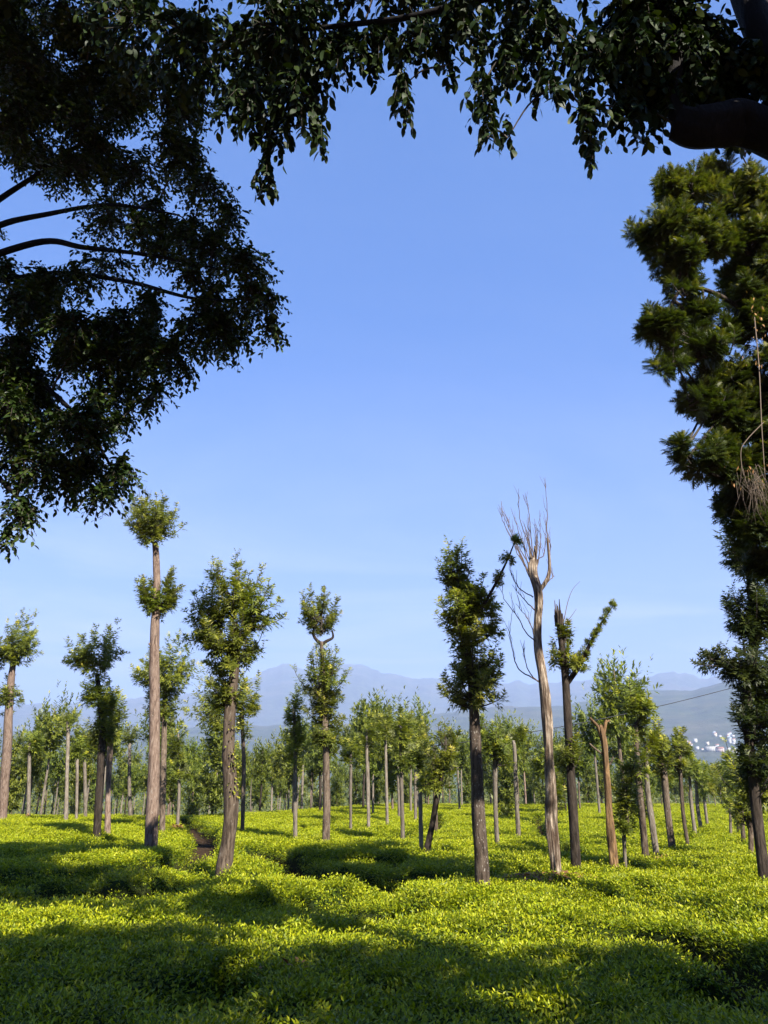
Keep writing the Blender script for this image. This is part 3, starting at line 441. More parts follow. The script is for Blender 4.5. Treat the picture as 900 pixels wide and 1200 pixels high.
def tea_z(X, Y):
    X = np.asarray(X, float); Y = np.asarray(Y, float)
    und = .13 * (fbm(X / 5.5 + 9, Y / 5.5, 21, 3) - .45)
    pit = .55 * sstep(.70, .78, vnoise(X / 1.6 + 4, Y / 1.6, 77))
    m_, low = chan_mask(X, Y, True)
    return plane_z(X, Y) + .04 + m_ * (.58 + und + bush_bump(X, Y)[0] - .42 * pit - low)
t_ths = np.radians(np.linspace(-46, 46, 420)); t_rs = geo(4.3, 92, 340)
TT, RR = np.meshgrid(t_ths, t_rs); X = RR * np.sin(TT); Y = RR * np.cos(TT)
Z = tea_z(X, Y); n = len(t_ths)
V = np.stack([X, Y, Z], -1).reshape(-1, 3)
i = np.arange(len(t_rs) - 1)[:, None] * n; j = np.arange(n - 1)[None]
Q = np.stack([i + j, i + n + j, i + n + j + 1, i + j + 1], -1).reshape(-1, 4)[:, ::-1]
m, t, b, o = new_mat('tea_understorey')
n1 = noise(t, mapping(t, (1, 1, 1)), 9.0, 6, .7)
ca = t.nodes.new('ShaderNodeAttribute'); ca.attribute_name = 'table'
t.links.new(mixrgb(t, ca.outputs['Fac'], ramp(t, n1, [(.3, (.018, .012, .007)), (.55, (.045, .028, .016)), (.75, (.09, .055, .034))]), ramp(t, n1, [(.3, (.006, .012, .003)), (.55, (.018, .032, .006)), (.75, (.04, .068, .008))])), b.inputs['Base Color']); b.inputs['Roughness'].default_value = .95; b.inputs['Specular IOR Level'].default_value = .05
bump(t, b, n1, 1.0, .08); M_BED = m
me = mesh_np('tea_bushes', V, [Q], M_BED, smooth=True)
s_ = np.maximum(1.0, (RR / 12) ** .16)
dens = 52 / s_ ** 2 * chan_mask(X, Y) ** 2 * (1 - .8 * bush_bump(X, Y)[1])
a = me.attributes.new('dens', 'FLOAT', 'POINT'); a.data.foreach_set('value', dens.ravel().astype(np.float32))
a = me.attributes.new('table', 'FLOAT', 'POINT'); a.data.foreach_set('value', chan_mask(X, Y).ravel().astype(np.float32))
a = me.attributes.new('lsc', 'FLOAT', 'POINT'); a.data.foreach_set('value', s_.ravel().astype(np.float32))
tea = tag(obj('tea_bushes', me), 'low plucked tea bushes covering the slope, bright yellow green where sunlit', 'tea', kind='stuff')
def tea_clump(k):
    g = np.random.default_rng(100 + k); n = 56
    a = g.uniform(0, 6.283, n); rr = .25 * np.sqrt(g.uniform(0, 1, n)); z = g.normal(0, .032, n)
    tilt = g.uniform(.65, 1.55, n); az = a + g.normal(0, 1.1, n)
    d = np.stack([np.sin(tilt) * np.cos(az), np.sin(tilt) * np.sin(az), np.cos(tilt)], -1)
    size = g.uniform(.04, .073, n)
    young = g.uniform(0, 1, n) < .28
    size[young] *= .75; z[young] += .035; d[young, 2] += .55
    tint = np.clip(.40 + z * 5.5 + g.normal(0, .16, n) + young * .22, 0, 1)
    up = np.zeros((n, 3)); up[:, 2] = 1; up += g.normal(0, .35, (n, 3))
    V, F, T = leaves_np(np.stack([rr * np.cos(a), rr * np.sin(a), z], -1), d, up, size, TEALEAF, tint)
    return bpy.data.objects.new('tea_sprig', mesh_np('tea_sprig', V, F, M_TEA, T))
gn = bpy.data.node_groups.new('tea_leaves', 'GeometryNodeTree')
gn.interface.new_socket('Geometry', in_out='INPUT', socket_type='NodeSocketGeometry'); gn.interface.new_socket('Geometry', in_out='OUTPUT', socket_type='NodeSocketGeometry')
N = gn.nodes.new; L = gn.links.new
gi = N('NodeGroupInput'); go = N('NodeGroupOutput'); ds = N('GeometryNodeDistributePointsOnFaces')
def attr(nm):
    x = N('GeometryNodeInputNamedAttribute'); x.data_type = 'FLOAT'; x.inputs['Name'].default_value = nm; return x.outputs['Attribute']
L(gi.outputs[0], ds.inputs['Mesh']); L(attr('dens'), ds.inputs['Density'])
jn = N('GeometryNodeJoinGeometry'); g2i = N('GeometryNodeGeometryToInstance')
for k in range(6):
    oi = N('GeometryNodeObjectInfo'); oi.inputs['Object'].default_value = tea_clump(k); oi.inputs['As Instance'].default_value = True
    L(oi.outputs['Geometry'], g2i.inputs[0])
inst = N('GeometryNodeInstanceOnPoints'); L(ds.outputs['Points'], inst.inputs['Points']); L(g2i.outputs[0], inst.inputs['Instance'])
inst.inputs['Pick Instance'].default_value = True
ri = N('FunctionNodeRandomValue'); ri.data_type = 'INT'; ri.inputs['Min'].default_value = 0; ri.inputs['Max'].default_value = 5; L(ri.outputs['Value'], inst.inputs['Instance Index'])
rr_ = N('FunctionNodeRandomValue'); rr_.data_type = 'FLOAT_VECTOR'; rr_.inputs['Min'].default_value = (-.25, -.25, 0); rr_.inputs['Max'].default_value = (.25, .25, 6.283); rr_.inputs['Seed'].default_value = 4
L(rr_.outputs['Value'], inst.inputs['Rotation'])
rs_ = N('FunctionNodeRandomValue'); rs_.data_type = 'FLOAT'; rs_.inputs['Min'].default_value = .8; rs_.inputs['Max'].default_value = 1.25; rs_.inputs['Seed'].default_value = 9
mu = N('ShaderNodeMath'); mu.operation = 'MULTIPLY'; L(rs_.outputs['Value'], mu.inputs[0]); L(attr('lsc'), mu.inputs[1])
L(mu.outputs[0], inst.inputs['Scale'])
tr = N('GeometryNodeTranslateInstances'); tr.inputs['Translation'].default_value = (0, 0, .07); tr.inputs['Local Space'].default_value = False
L(inst.outputs[0], tr.inputs['Instances'])
L(gi.outputs[0], jn.inputs[0]); L(tr.outputs[0], jn.inputs[0]); L(jn.outputs[0], go.inputs[0])
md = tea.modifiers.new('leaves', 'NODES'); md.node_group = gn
# ------------------------------------------------------------------ silver oaks
def oak_trunk(P, seed, sides=14, rough=.16, n=9, flare=True, ridges=9):
    """P: rows of x, y, z, radius from the soil up"""
    Q = catmull(np.asarray(P, float), n); r = np.maximum(Q[:, 3], .008)
    if flare:
        h = Q[:, 2] - Q[0, 2]; r = r * (.84 + .22 * np.exp(-h / .5))
    return tube(Q[:, :3], r, sides, rough, ridges, seed)
def crown_leaves(clusters, axis_fn, tmpl, L, lai, tip_yellow=.55, min_leaves=90, up_bias=.35, young=0.0):
    """upright leafy shoots filling ellipsoids; returns (leaf arrays per ellipsoid, stems)"""
    parts, stems = [], []
    for (cx, cyy, cz, rx, rz) in clusters:
        ry = rx * .9
        total = max(min_leaves, int(lai * 1000 * rx * rz * (.2 / L) ** 2))
        per = 26; ns = max(5, total // per); out = []
        ax = axis_fn(cz - .45 * rz)
        for _ in range(ns):
            u = rng.normal(size=3); u /= np.linalg.norm(u); u[2] += up_bias * rng.uniform(0, 1); u /= max(1, np.linalg.norm(u))
            q = rng.uniform(.35, 1.0) ** .6
            if rng.uniform() < .2: q *= 1.28
            e = np.array([cx, cyy, cz]) + u * q * np.array([rx, ry, rz])
            zs = min(cz - rng.uniform(.1, .8) * rz, e[2] - .12 * rz)
            a0 = axis_fn(zs); s = np.array([cx * .35 + a0[0] * .65, cyy * .35 + a0[1] * .65, zs])
            lat = e - s
            c = s + lat * np.array([.75, .75, .3])
            tt = np.linspace(0, 1, 7)[:, None]; path = (1 - tt) ** 2 * s + 2 * tt * (1 - tt) * c + tt ** 2 * e
            stems.append((path, np.linspace(.014, .004, 7) * (L / .2)))
            m_ = per + int(rng.integers(-5, 6)); tl = np.sort(rng.uniform(.32, 1.0, m_)); tl[-4:] = np.linspace(.93, 1, 4)
            tq = tl[:, None]; pos = (1 - tq) ** 2 * s + 2 * tq * (1 - tq) * c + tq ** 2 * e
            tan = 2 * (1 - tq) * (c - s) + 2 * tq * (e - c); tan /= np.linalg.norm(tan, axis=1)[:, None] + 1e-9
            rad = rng.normal(size=(m_, 3)); rad -= (rad * tan).sum(1)[:, None] * tan; rad /= np.linalg.norm(rad, axis=1)[:, None] + 1e-9
            d = tan * (.35 + .65 * tq ** 3) + rad * (1.05 - .45 * tq ** 3); d[:, 2] += .10 - .25 * rng.uniform(0, 1, m_)
            up = tan * .8 + np.array([0, 0, .8]) + rng.normal(0, .25, (m_, 3))
            size = L * rng.uniform(.75, 1.25, m_) * (1 - .35 * tl ** 3)
            tint = np.clip(young + rng.beta(2, 3, m_) * .75 + tip_yellow * (tl > .9) * rng.uniform(.2, 1, m_), 0, 1)
            out.append(leaves_np(pos, d, up, size, tmpl, tint))
        parts.append(cat_leaves(out))
    return parts, stems
def axis_of(P):
    P = np.asarray(P, float); o = np.argsort(P[:, 2])
    return lambda z: np.array([np.interp(z, P[o, 2], P[o, 0]), np.interp(z, P[o, 2], P[o, 1])])
def build_oak(name, key, label, bark, leafL=0.294, lai=1.9, tmpl=None, leaf=None, group=None, cat='tree', twig=None, tip=.55, extra=None, rough=.16):
    x, y, tr, cl = TREE_DATA[key]
    soil = float(plane_z(x, y)); seed = abs(hash_str(key)) % 997
    root = empty(name, (x, y, soil), label, cat, group)
    P = [(tr[0][0], 0, -.25, tr[0][2] * 1.05)] + [(a, (vnoise(a * 3 + i * 1.7, 4.2, seed) - .5) * .18 * (i > 0), z + .7, r) for i, (a, z, r) in enumerate(tr)]
    near = y < 26
    V, q, t3 = oak_trunk(P, seed, 20 if near else 10, rough, 10 if near else 5)
    obj('trunk', mesh_np('trunk', V, [q, t3], bark, smooth=True), root)
    g2 = np.random.default_rng(seed)
    if cl:
        CL = [(a, g2.uniform(-.25, .25) * rx, z + .7, rx * 1.1, rz * 1.06) for a, z, rx, rz in cl]
        parts, stems = crown_leaves(CL, axis_of(P), tmpl or PINNATE, leafL, lai, tip)
        for p in parts: obj('crown', mesh_np('crown', p[0], p[1], leaf or M_OAK, p[2]), root)
        if near:
            limbs = []
            for c in CL:
                zz0 = max(.9, c[2] - .55 * c[4]); a0 = axis_of(P)(zz0)
                limbs.append(tube(catmull([(a0[0], a0[1], zz0 - .15), ((a0[0] + c[0]) / 2 + .02, (a0[1] + c[1]) / 2, zz0), (c[0], c[1], c[2])], 4), np.linspace(.05, .02, 9), 6))
            V, F = join_tubes([tube(p, r, 4, cap=False) for p, r in stems] + limbs)
            obj('branches', mesh_np('branches', V, F, twig or M_TWIGD), root)['kind'] = 'stuff'
    return root, P
def hash_str(s):
    h = 7
    for ch in s: h = (h * 31 + ord(ch)) % 100003
    return h
S_ = dict
OAKS = [
 ('edge_left', 'tall silver oak with pinkish trunk beside the slender pale pollard, one tuft below its crown', M_BARKP, S_(leafL=0.397)),
 ('dark_double', 'silver oak with black trunk and long dark crown in front of a pale trunk', M_BARKD, S_(leafL=0.339)),
 ('pale_short', 'silver oak with pale pinkish trunk close beside the black trunk', M_BARKP, S_(leafL=0.353)),
 ('tall_tufted', 'tallest silver oak with round top tuft and leafy collar lower on bare pinkish trunk', M_BARKP, S_(leafL=0.294, lai=2.3)),
 ('behind_tall', 'spreading grey silver oak right behind the tallest tufted tree', M_BARK, S_(leafL=0.367)),
 ('bushy_curved', 'silver oak with thick curved brown trunk and wide spiky crown', M_BARK, S_(leafL=0.251, lai=2.0)),
 ('behind_bushy', 'thin silver oak behind the curved brown trunk', M_BARK, S_(leafL=0.367)),
 ('two_tier', 'silver oak with small round top tuft above a long leafy column', M_BARK, S_(leafL=0.279, lai=2.3)),
 ('slim_left', 'slim low silver oak standing beside the tree with the two tier crown', M_BARKG, S_(leafL=0.294)),
 ('center_dark', 'silver oak with speckled dark trunk, two stacked dark crowns and one stray branch', M_BARKS, S_(leafL=0.236, lai=2.4)),
 ('dark_behind_dead', 'dark trunked silver oak with broken top close behind the bare dead tree', M_BARKD, S_(leafL=0.251)),
 ('low_leafy', 'small sapling with leaves down to the tea beside the broken orange trunk', M_BARKG, S_(leafL=0.22)),
 ('leaning_crown', 'silver oak with dark trunk and lopsided crown next to the broken orange trunk', M_BARK, S_(leafL=0.279)),
 ('grey_straight', 'silver oak with straight pale grey trunk and small crown next to the lopsided one', M_BARKG, S_(leafL=0.294)),
 ('leaning_grey', 'thick grey silver oak leaning towards the straight pale grey one', M_BARK, S_(leafL=0.294)),
 ('fork_round', 'young silver oak with round crown at the head of the lane row', M_BARK, S_(leafL=0.294)),
 ('lean_black', 'small silver oak leaning on a slanted black trunk', M_BARKD, S_(leafL=0.279)),
 ('pale_slim', 'slim pale silver oak just beside the slanted black trunk', M_BARKG, S_(leafL=0.294)),
 ('palm_like', 'silver oak with bare slim trunk and small mop of leaves on top', M_BARKG, S_(leafL=0.324)),
 ('mid_green', 'green silver oak behind the speckled dark trunk', M_BARKG, S_(leafL=0.294)),
 ('behind_dead_bush', 'bushy low silver oak hidden behind the bare dead tree', M_BARK, S_(leafL=0.324)),
 ('left_pale', 'slender pale pollard with only a tiny tuft on top', M_BARKG, S_(leafL=0.383)),
 ('red_base', 'slim silver oak with reddish dry leaves around its foot', M_BARKG, S_(leafL=0.383)),
 ('right_lane_thin', 'thin sapling standing alone in the grassy looking lane of tea', M_BARKG, S_(leafL=0.294)),
 ('right_dark_near', 'tall dark silver oak in shade leafy from top to foot behind the feathery tree', M_BARKD, S_(leafL=0.251, lai=2.8, tip=.2, leaf=M_OAK_SHADE)),
]
for key, label, bark, kw in OAKS:
    root, P = build_oak('silver_oak', key, label, bark, **kw)
    x, y, tr, cl = TREE_DATA[key]
    if key == 'center_dark':       # the stray branch with leaves at its end
        B = [(a, -.1 * i, z + .7) for i, (a, z) in enumerate([(-.1, 4.9), (.11, 5.13), (.49, 5.76), (.73, 6.22), (.89, 6.59)])]
        obj('branch', mesh_np('branch', *(lambda r_: (r_[0], [r_[1], r_[2]]))(tube(catmull(B, 5), np.linspace(.045, .012, 21), 7)), M_BARKD, smooth=True), root)
        ps, st = crown_leaves([(.89, -.4, 7.28, .15, .17), (.72, -.3, 6.95, .12, .15), (.52, -.2, 6.55, .1, .14)], lambda z: np.array([np.interp(z, [6, 7.3], [.5, .89]), -.3]), PINNATE, .14, 1.8, .8, 60)
        p = cat_leaves(ps); obj('crown', mesh_np('crown', p[0], p[1], M_OAK, p[2]), root)
    if key == 'dark_behind_dead':
        B = [(a, -.08 * i, z + .7) for i, (a, z) in enumerate([(.06, 4.0), (.41, 4.46), (.69, 4.97), (.93, 5.38), (1.27, 5.85)])]
        BB = catmull(B, 5)
        r_ = tube(BB, np.linspace(.07, .010, 21), 7, .15); obj('branch', mesh_np('branch', r_[0], [r_[1], r_[2]], M_BARKD, smooth=True), root)
        ps, st = crown_leaves([(BB[k][0], BB[k][1], BB[k][2] + .03, .10, .12) for k in range(8, 21, 2)] + [(.42, -.1, 5.2, .26, .3)], lambda z: np.array([np.interp(z, [4.7, 6.6], [.06, 1.27]), -.2]), PINNATE, .11, 1.1, .6, 34)
        p = cat_leaves(ps); obj('crown', mesh_np('crown', p[0], p[1], M_OAK, p[2]), root)
        for k in range(9):
            an = k * .7; r_ = tube([(.02 + .07 * math.cos(an), .07 * math.sin(an), 6.1), (.02 + .085 * math.cos(an), .085 * math.sin(an), 6.3 + .05 * (k % 3)), (.02 + .10 * math.cos(an), .10 * math.sin(an), 6.38 + .12 * (k % 4))], [.035, .028, .008], 5, .3); obj('branch_stub', mesh_np('branch_stub', r_[0], [r_[1], r_[2]], M_BARKD), root)
        tw = [[(.10, 0, 6.2), (.15, 0, 6.28), (.28, .05, 6.7), (.43, .06, 7.02), (.64, .1, 7.23)], [(-.03, 0, 6.1), (-.05, 0, 6.5), (-.04, .02, 6.75)], [(.06, 0, 6.1), (.3, .1, 6.3), (.5, .12, 6.55)]]
        V, F = join_tubes([tube(catmull(p, 4), np.linspace(.013, .004, 4 * (len(p) - 1) + 1), 5, .2) for p in tw])
        obj('bare_twigs', mesh_np('bare_twigs', V, F, M_TWIG), root)['kind'] = 'stuff'
    if key == 'bushy_curved':      # yellow creeper on the trunk
        nv = 130; zz_ = rng.uniform(2.2, 4.0, nv); ax = np.array([axis_of(P)(z) for z in zz_])
        an = rng.normal(-.5, .6, nv); pos = np.stack([ax[:, 0] + .18 * np.cos(an), ax[:, 1] + .18 * np.sin(an), zz_], -1)
        d = np.stack([np.cos(an), np.sin(an), rng.uniform(-.8, .6, nv)], -1)
        V, F, T = leaves_np(pos, d, unit(nv) + (0, 0, 1), rng.uniform(.05, .09, nv), OVAL, rng.uniform(0, 1, nv))
        tag(obj('creeper', mesh_np('creeper', V, F, M_VINE, T), root), 'yellow green creeper on the brown trunk')['kind'] = 'stuff'
    if key == 'tall_tufted':
        r_ = tube([(-.40, 0, 6.72), (-.55, -.05, 6.85), (-.66, -.06, 6.95)], [.07, .05, .035], 7, .2); obj('branch_stub', mesh_np('branch_stub', r_[0], [r_[1], r_[2]], M_BARKP), root)
    if key == 'two_tier':          # forked limbs that carry the top tuft
        for pp in ([(-.30, 0, 7.1), (-.52, 0, 7.3), (-.62, 0, 7.55), (-.45, 0, 7.9)], [(-.30, 0, 7.1), (-.14, 0, 7.22), (.08, 0, 7.35), (.05, 0, 7.6)]):
            r_ = tube(catmull(pp, 4), np.linspace(.07, .03, 13), 7); obj('branch', mesh_np('branch', r_[0], [r_[1], r_[2]], M_BARKD, smooth=True), root)
# trees of the rows that only their place tells apart
for i, key in enumerate(('row_a', 'row_b', 'row_c')):
    build_oak('silver_oak', key, 'pale trunked silver oak in the close row along the sunlit lane', M_BARKG, leafL=0.353, group='oaks in the close row along the lane')
for key in ('right_row_a', 'right_row_b', 'right_row_c', 'right_row_d'):
    build_oak('silver_oak', key, 'shaded silver oak in the dark row under the tall leafy tree', M_BARK, leafL=0.294, group='shaded oaks in the dark row', tip=.3)
for key in ('slim_mid', 'pollard_a', 'pollard_b', 'pollard_c', 'pollard_d'):
    build_oak('silver_oak', key, 'pale slim silver oak in the loose group between two tier tree and speckled trunk', M_BARKG, leafL=0.353, group='pale oaks in the middle of the slope')
for key in ('left_slim', 'left_back_a', 'left_back_b', 'left_back_c'):
    build_oak('silver_oak', key, 'slim silver oak at the far edge of the tea beyond the black trunk', M_BARKG, leafL=0.397, group='oaks at the far edge of the tea')

# ------------------------------------------------------------------ dead trees
x, y, tr, _ = TREE_DATA['dead_bare']
root = empty('dead_tree', (x, y, float(plane_z(x, y))), 'bare dead tree with peeling pale bark and thin leafless twigs', 'dead tree')
P = [(0, 0, -.25, .16)] + [(a + .035 * math.sin(i * 2.7 + 1) * (i > 0), .06 * math.sin(i * 2.1), z + .7, r * (.92 + .16 * (i % 2))) for i, (a, z, r) in enumerate(tr)]
V, q, t3 = oak_trunk(P, 31, 48, .5, 20, ridges=17); obj('trunk', mesh_np('trunk', V, [q, t3], M_DEAD, smooth=True), root)
for pp, r0 in (([(-.06, 0, 6.9), (-.17, 0, 7.25), (-.19, 0, 7.5)], .05), ([(-.02, 0, 6.75), (.16, 0, 6.98), (.27, 0, 7.2), (.31, 0, 7.5), (.30, 0, 8.1)], .055), ([(-.07, 0, 7.3), (-.02, 0, 7.7), (-.01, 0, 7.9)], .05), ([(-.1, 0, 7.3), (-.13, .02, 7.6), (-.14, .02, 7.85)], .04)):
    r_ = tube(catmull(pp, 6), np.linspace(r0, r0 * .45, 6 * (len(pp) - 1) + 1), 10, .3, 8, 5); obj('branch', mesh_np('branch', r_[0], [r_[1], r_[2]], M_DEAD, smooth=True), root)
TW = [[(-.06, 6.67), (-.19, 7.2), (-.38, 7.84), (-.39, 8.54)], [(-.06, 6.77), (-.1, 7.41), (-.14, 8.06), (-.2, 8.5)], [(.31, 7.3), (.31, 7.62), (.35, 8.28), (.33, 8.83)], [(.29, 7.41), (.38, 7.2), (.31, 6.77)],
 [(-.16, 6.46), (-.44, 7.2), (-.69, 7.84), (-.76, 8.28)], [(-.19, 6.56), (-.47, 6.98), (-.56, 7.2)], [(-.13, 5.95), (-.46, 6.15), (-.64, 6.46), (-.69, 6.67)], [(-.11, 5.64), (-.39, 5.95), (-.61, 6.25)],
 [(-.13, 4.91), (-.32, 5.11), (-.55, 5.58), (-.79, 5.95), (-.81, 6.25)], [(-.13, 4.95), (-.26, 5.44), (-.51, 5.85)], [(-.08, 3.95), (-.34, 4.18), (-.47, 4.56), (-.46, 4.75)], [(-.08, 3.99), (-.56, 4.27), (-.7, 4.66), (-.75, 5.15), (-.65, 5.64)],
 [(-.01, 6.88), (.05, 7.2), (.08, 7.62)], [(-.09, 6.88), (-.13, 7.3), (-.06, 7.73)], [(.05, 6.15), (.37, 6.44), (.46, 6.52)]]
for k in range(8):          # fine upright shoots round the broken head
    a0 = -.34 + .085 * k; TW.append([(a0 * .4 - .05, rng.uniform(6.2, 6.9)), (a0 * 1.2 - .1, rng.uniform(7.0, 7.3)), (a0 * 2.0 - .2, rng.uniform(7.5, 8.3))])
tw = []
for k, p in enumerate(TW):
    P3 = catmull([(a, (k % 5 - 2) * .06 * i, z + .7) for i, (a, z) in enumerate(p)], 6)
    P3[1:-1] += rng.normal(0, .006, (len(P3) - 2, 3)); tw.append(tube(P3, np.linspace(.016, .004, len(P3)), 5, .2))
    for q_ in range(5):
        b0 = P3[int(rng.integers(len(P3) // 3, len(P3) - 2))]; l = rng.uniform(.2, .5)
        tw.append(tube([b0, b0 + np.array([rng.uniform(-.3, .15), rng.uniform(-.2, .2), .6]) * l * .5, b0 + np.array([rng.uniform(-.45, .15), rng.uniform(-.2, .2), 1]) * l], [.007, .005, .003], 4))
V, F = join_tubes(tw); obj('bare_twigs', mesh_np('bare_twigs', V, F, M_TWIG), root)['kind'] = 'stuff'
x, y, tr, _ = TREE_DATA['broken_orange']
root = empty('dead_tree', (x, y, float(plane_z(x, y))), 'broken leafless orange brown trunk with forked snapped top', 'dead tree')
P = [(0, 0, -.25, .12)] + [(a, .03 * math.sin(i * 1.7), z + .7, r) for i, (a, z, r) in enumerate(tr)]
V, q, t3 = oak_trunk(P, 77, 36, .42, 14, ridges=13); obj('trunk', mesh_np('trunk', V, [q, t3], M_ORANGE, smooth=True), root)
for pp, r0 in (([(-.02, 0, 3.45), (.07, 0, 3.79), (.12, 0, 3.92), (.2, 0, 3.92)], .05), ([(-.02, 0, 3.5), (-.09, 0, 3.78), (-.2, 0, 3.92), (-.27, 0, 4.0)], .05), ([(-.01, 0, 3.16), (-.19, 0, 3.29), (-.33, 0, 3.42)], .03), ([(.03, 0, 2.9), (.14, 0, 3.0), (.2, 0, 3.12)], .03)):
    r_ = tube(catmull(pp, 5), np.linspace(r0, r0 * .5, 5 * (len(pp) - 1) + 1), 8, .3, 8, 3); obj('branch', mesh_np('branch', r_[0], [r_[1], r_[2]], M_BARK if r0 < .04 else M_ORANGE, smooth=True), root)
# ------------------------------------------------------------------ silver oaks of the far rows
FORMS = [
 ('far row silver oak with pale bare trunk and rounded crown', M_BARKG, 7.5, .085, [(0, 6.6, .95, 1.3), (.2, 5.4, .6, .8)]),
 ('far row silver oak with tall narrow leafy crown', M_BARK, 8.6, .09, [(0, 7.6, .6, 1.2), (.1, 6.0, .65, 1.3), (0, 4.6, .5, .9)]),
 ('far row silver oak with broad twin crown', M_BARKG, 7.8, .10, [(-.6, 6.7, .8, 1.1), (.6, 7.0, .8, 1.2), (0, 5.8, .8, .8)]),
 ('far row silver oak with stubby top and low tufts', M_BARKP, 6.2, .085, [(.1, 5.3, .7, .9), (-.2, 4.2, .6, .7), (.1, 3.1, .45, .6)]),
 ('far row silver oak leafy nearly to the ground', M_BARK, 7.0, .08, [(0, 6.2, .7, 1.0), (.1, 4.9, .8, 1.0), (-.1, 3.5, .7, 1.0), (.1, 2.2, .5, .8)]),
 ('far row silver oak with small mop top', M_BARKG, 6.4, .075, [(0, 5.9, .75, .8)]),
 ('far row silver oak with lopsided crown', M_BARK, 7.4, .09, [(.5, 6.5, .9, 1.1), (.2, 5.5, .7, .8), (-.5, 5.0, .4, .6)]),
 ('far row silver oak with dark leaning crown', M_BARKD, 7.0, .09, [(-.4, 6.2, .8, 1.1), (-.2, 5.0, .7, .9)]),
 ('far row silver oak with two separate tufts', M_BARKP, 8.2, .10, [(0, 7.4, .7, 1.0), (.1, 5.2, .6, .8)]),
 ('far row silver oak with ragged wide crown', M_BARKG, 7.2, .09, [(-.7, 6.0, .7, .8), (.1, 6.7, .8, .9), (.8, 5.9, .7, .8), (0, 5.2, .8, .7)]),
]
protos = []
for k, (label, bark, H, r0, cl) in enumerate(FORMS):
    root = empty('silver_oak', (0, 0, 0), label, 'tree', 'silver oaks of the far rows')
    lean = (vnoise(k * 1.3, 8.8, 3) - .5) * .5
    P = [(0, 0, -.3, r0 * 1.25), (lean * .15, 0, H * .25, r0 * 1.1), (lean * .4, .05, H * .5, r0), (lean * .8, 0, H * .75, r0 * .75), (lean, 0, H * .92, r0 * .4)]
    V, q, t3 = oak_trunk(P, 50 + k, 9, .16, 5); obj('trunk', mesh_np('trunk', V, [q, t3], bark, smooth=True), root)
    parts, st = crown_leaves([(a * 1.3 + lean * .7, rng.uniform(-.3, .3), z - .35, rx * 1.85, rz * 1.45) for a, z, rx, rz in cl], axis_of(P), LANCE, .36, 2.1, .5)
    p = cat_leaves(parts); obj('crown', mesh_np('crown', p[0], p[1], M_OAKFAR, p[2]), root)
    protos.append(root)
main_xy = np.array([v[:2] for v in TREE_DATA.values()])
g3 = np.random.default_rng(5); used = [False] * len(protos); n_far = 0; spots = []
yy = 37.0
while yy < 122:
    step = 4.3 + .022 * (yy - 37)
    for xx in np.arange(-.66 * yy - 4, .66 * yy + 4, step * 1.12):
        X_ = xx + g3.uniform(-1.1, 1.1); Y_ = yy + g3.uniform(-1.2, 1.2); q_ = X_ / Y_
        if np.min(np.hypot(main_xy[:, 0] - X_, main_xy[:, 1] - Y_)) < 2.2: continue
        if .395 < q_ < .455 and Y_ < 66: continue
        if Y_ < 50 and g3.uniform() < (.62 if X_ > -9 else .35): continue
        spots.append((X_, Y_))
    yy += step
spots = spots[:290]
for X_, Y_ in spots:
    k = int(g3.integers(len(protos)))
    o_ = protos[k] if not used[k] else copy_tree(protos[k]); used[k] = True
    q_ = X_ / Y_; o_['label'] = FORMS[k][0] + (' below the black trunk' if q_ < -.2 else ' below the two tier oak' if q_ < .05 else ' below the bare dead tree' if q_ < .28 else ' below the sunlit lane')
    s = g3.uniform(.72, 1.1) * (.68 if X_ / Y_ > .31 else 1.0); o_.location = (X_, Y_, float(plane_z(X_, Y_))); o_.rotation_euler = (0, 0, g3.uniform(0, 6.28)); o_.scale = (s, s, s * g3.uniform(.9, 1.1))
print('far oaks', len(spots))
# the wood further down the slope, one mass
cr, tk = [], []
for _ in range(900):
    Y_ = g3.uniform(105, 300); X_ = g3.uniform(-.68, .68) * Y_; z0 = float(plane_z(X_, Y_)); h = g3.uniform(6, 10)
    nl = 110; u = unit(nl) * g3.uniform(.4, 1, nl)[:, None] ** .5
    pos = np.array([X_, Y_, z0 + h * .58]) + u * np.array([2.2, 2.2, h * .42])
    cr.append(leaves_np(pos, unit(nl) + (0, 0, .5), unit(nl) + (0, 0, 1), g3.uniform(.5, .9, nl), LANCE, g3.beta(2, 3, nl)))
V, F, T = cat_leaves(cr); tag(obj('far_wood', mesh_np('far_wood', V, F, M_OAKFAR, T)), 'hazy green wood falling away below the tea slope', 'wood', kind='stuff')

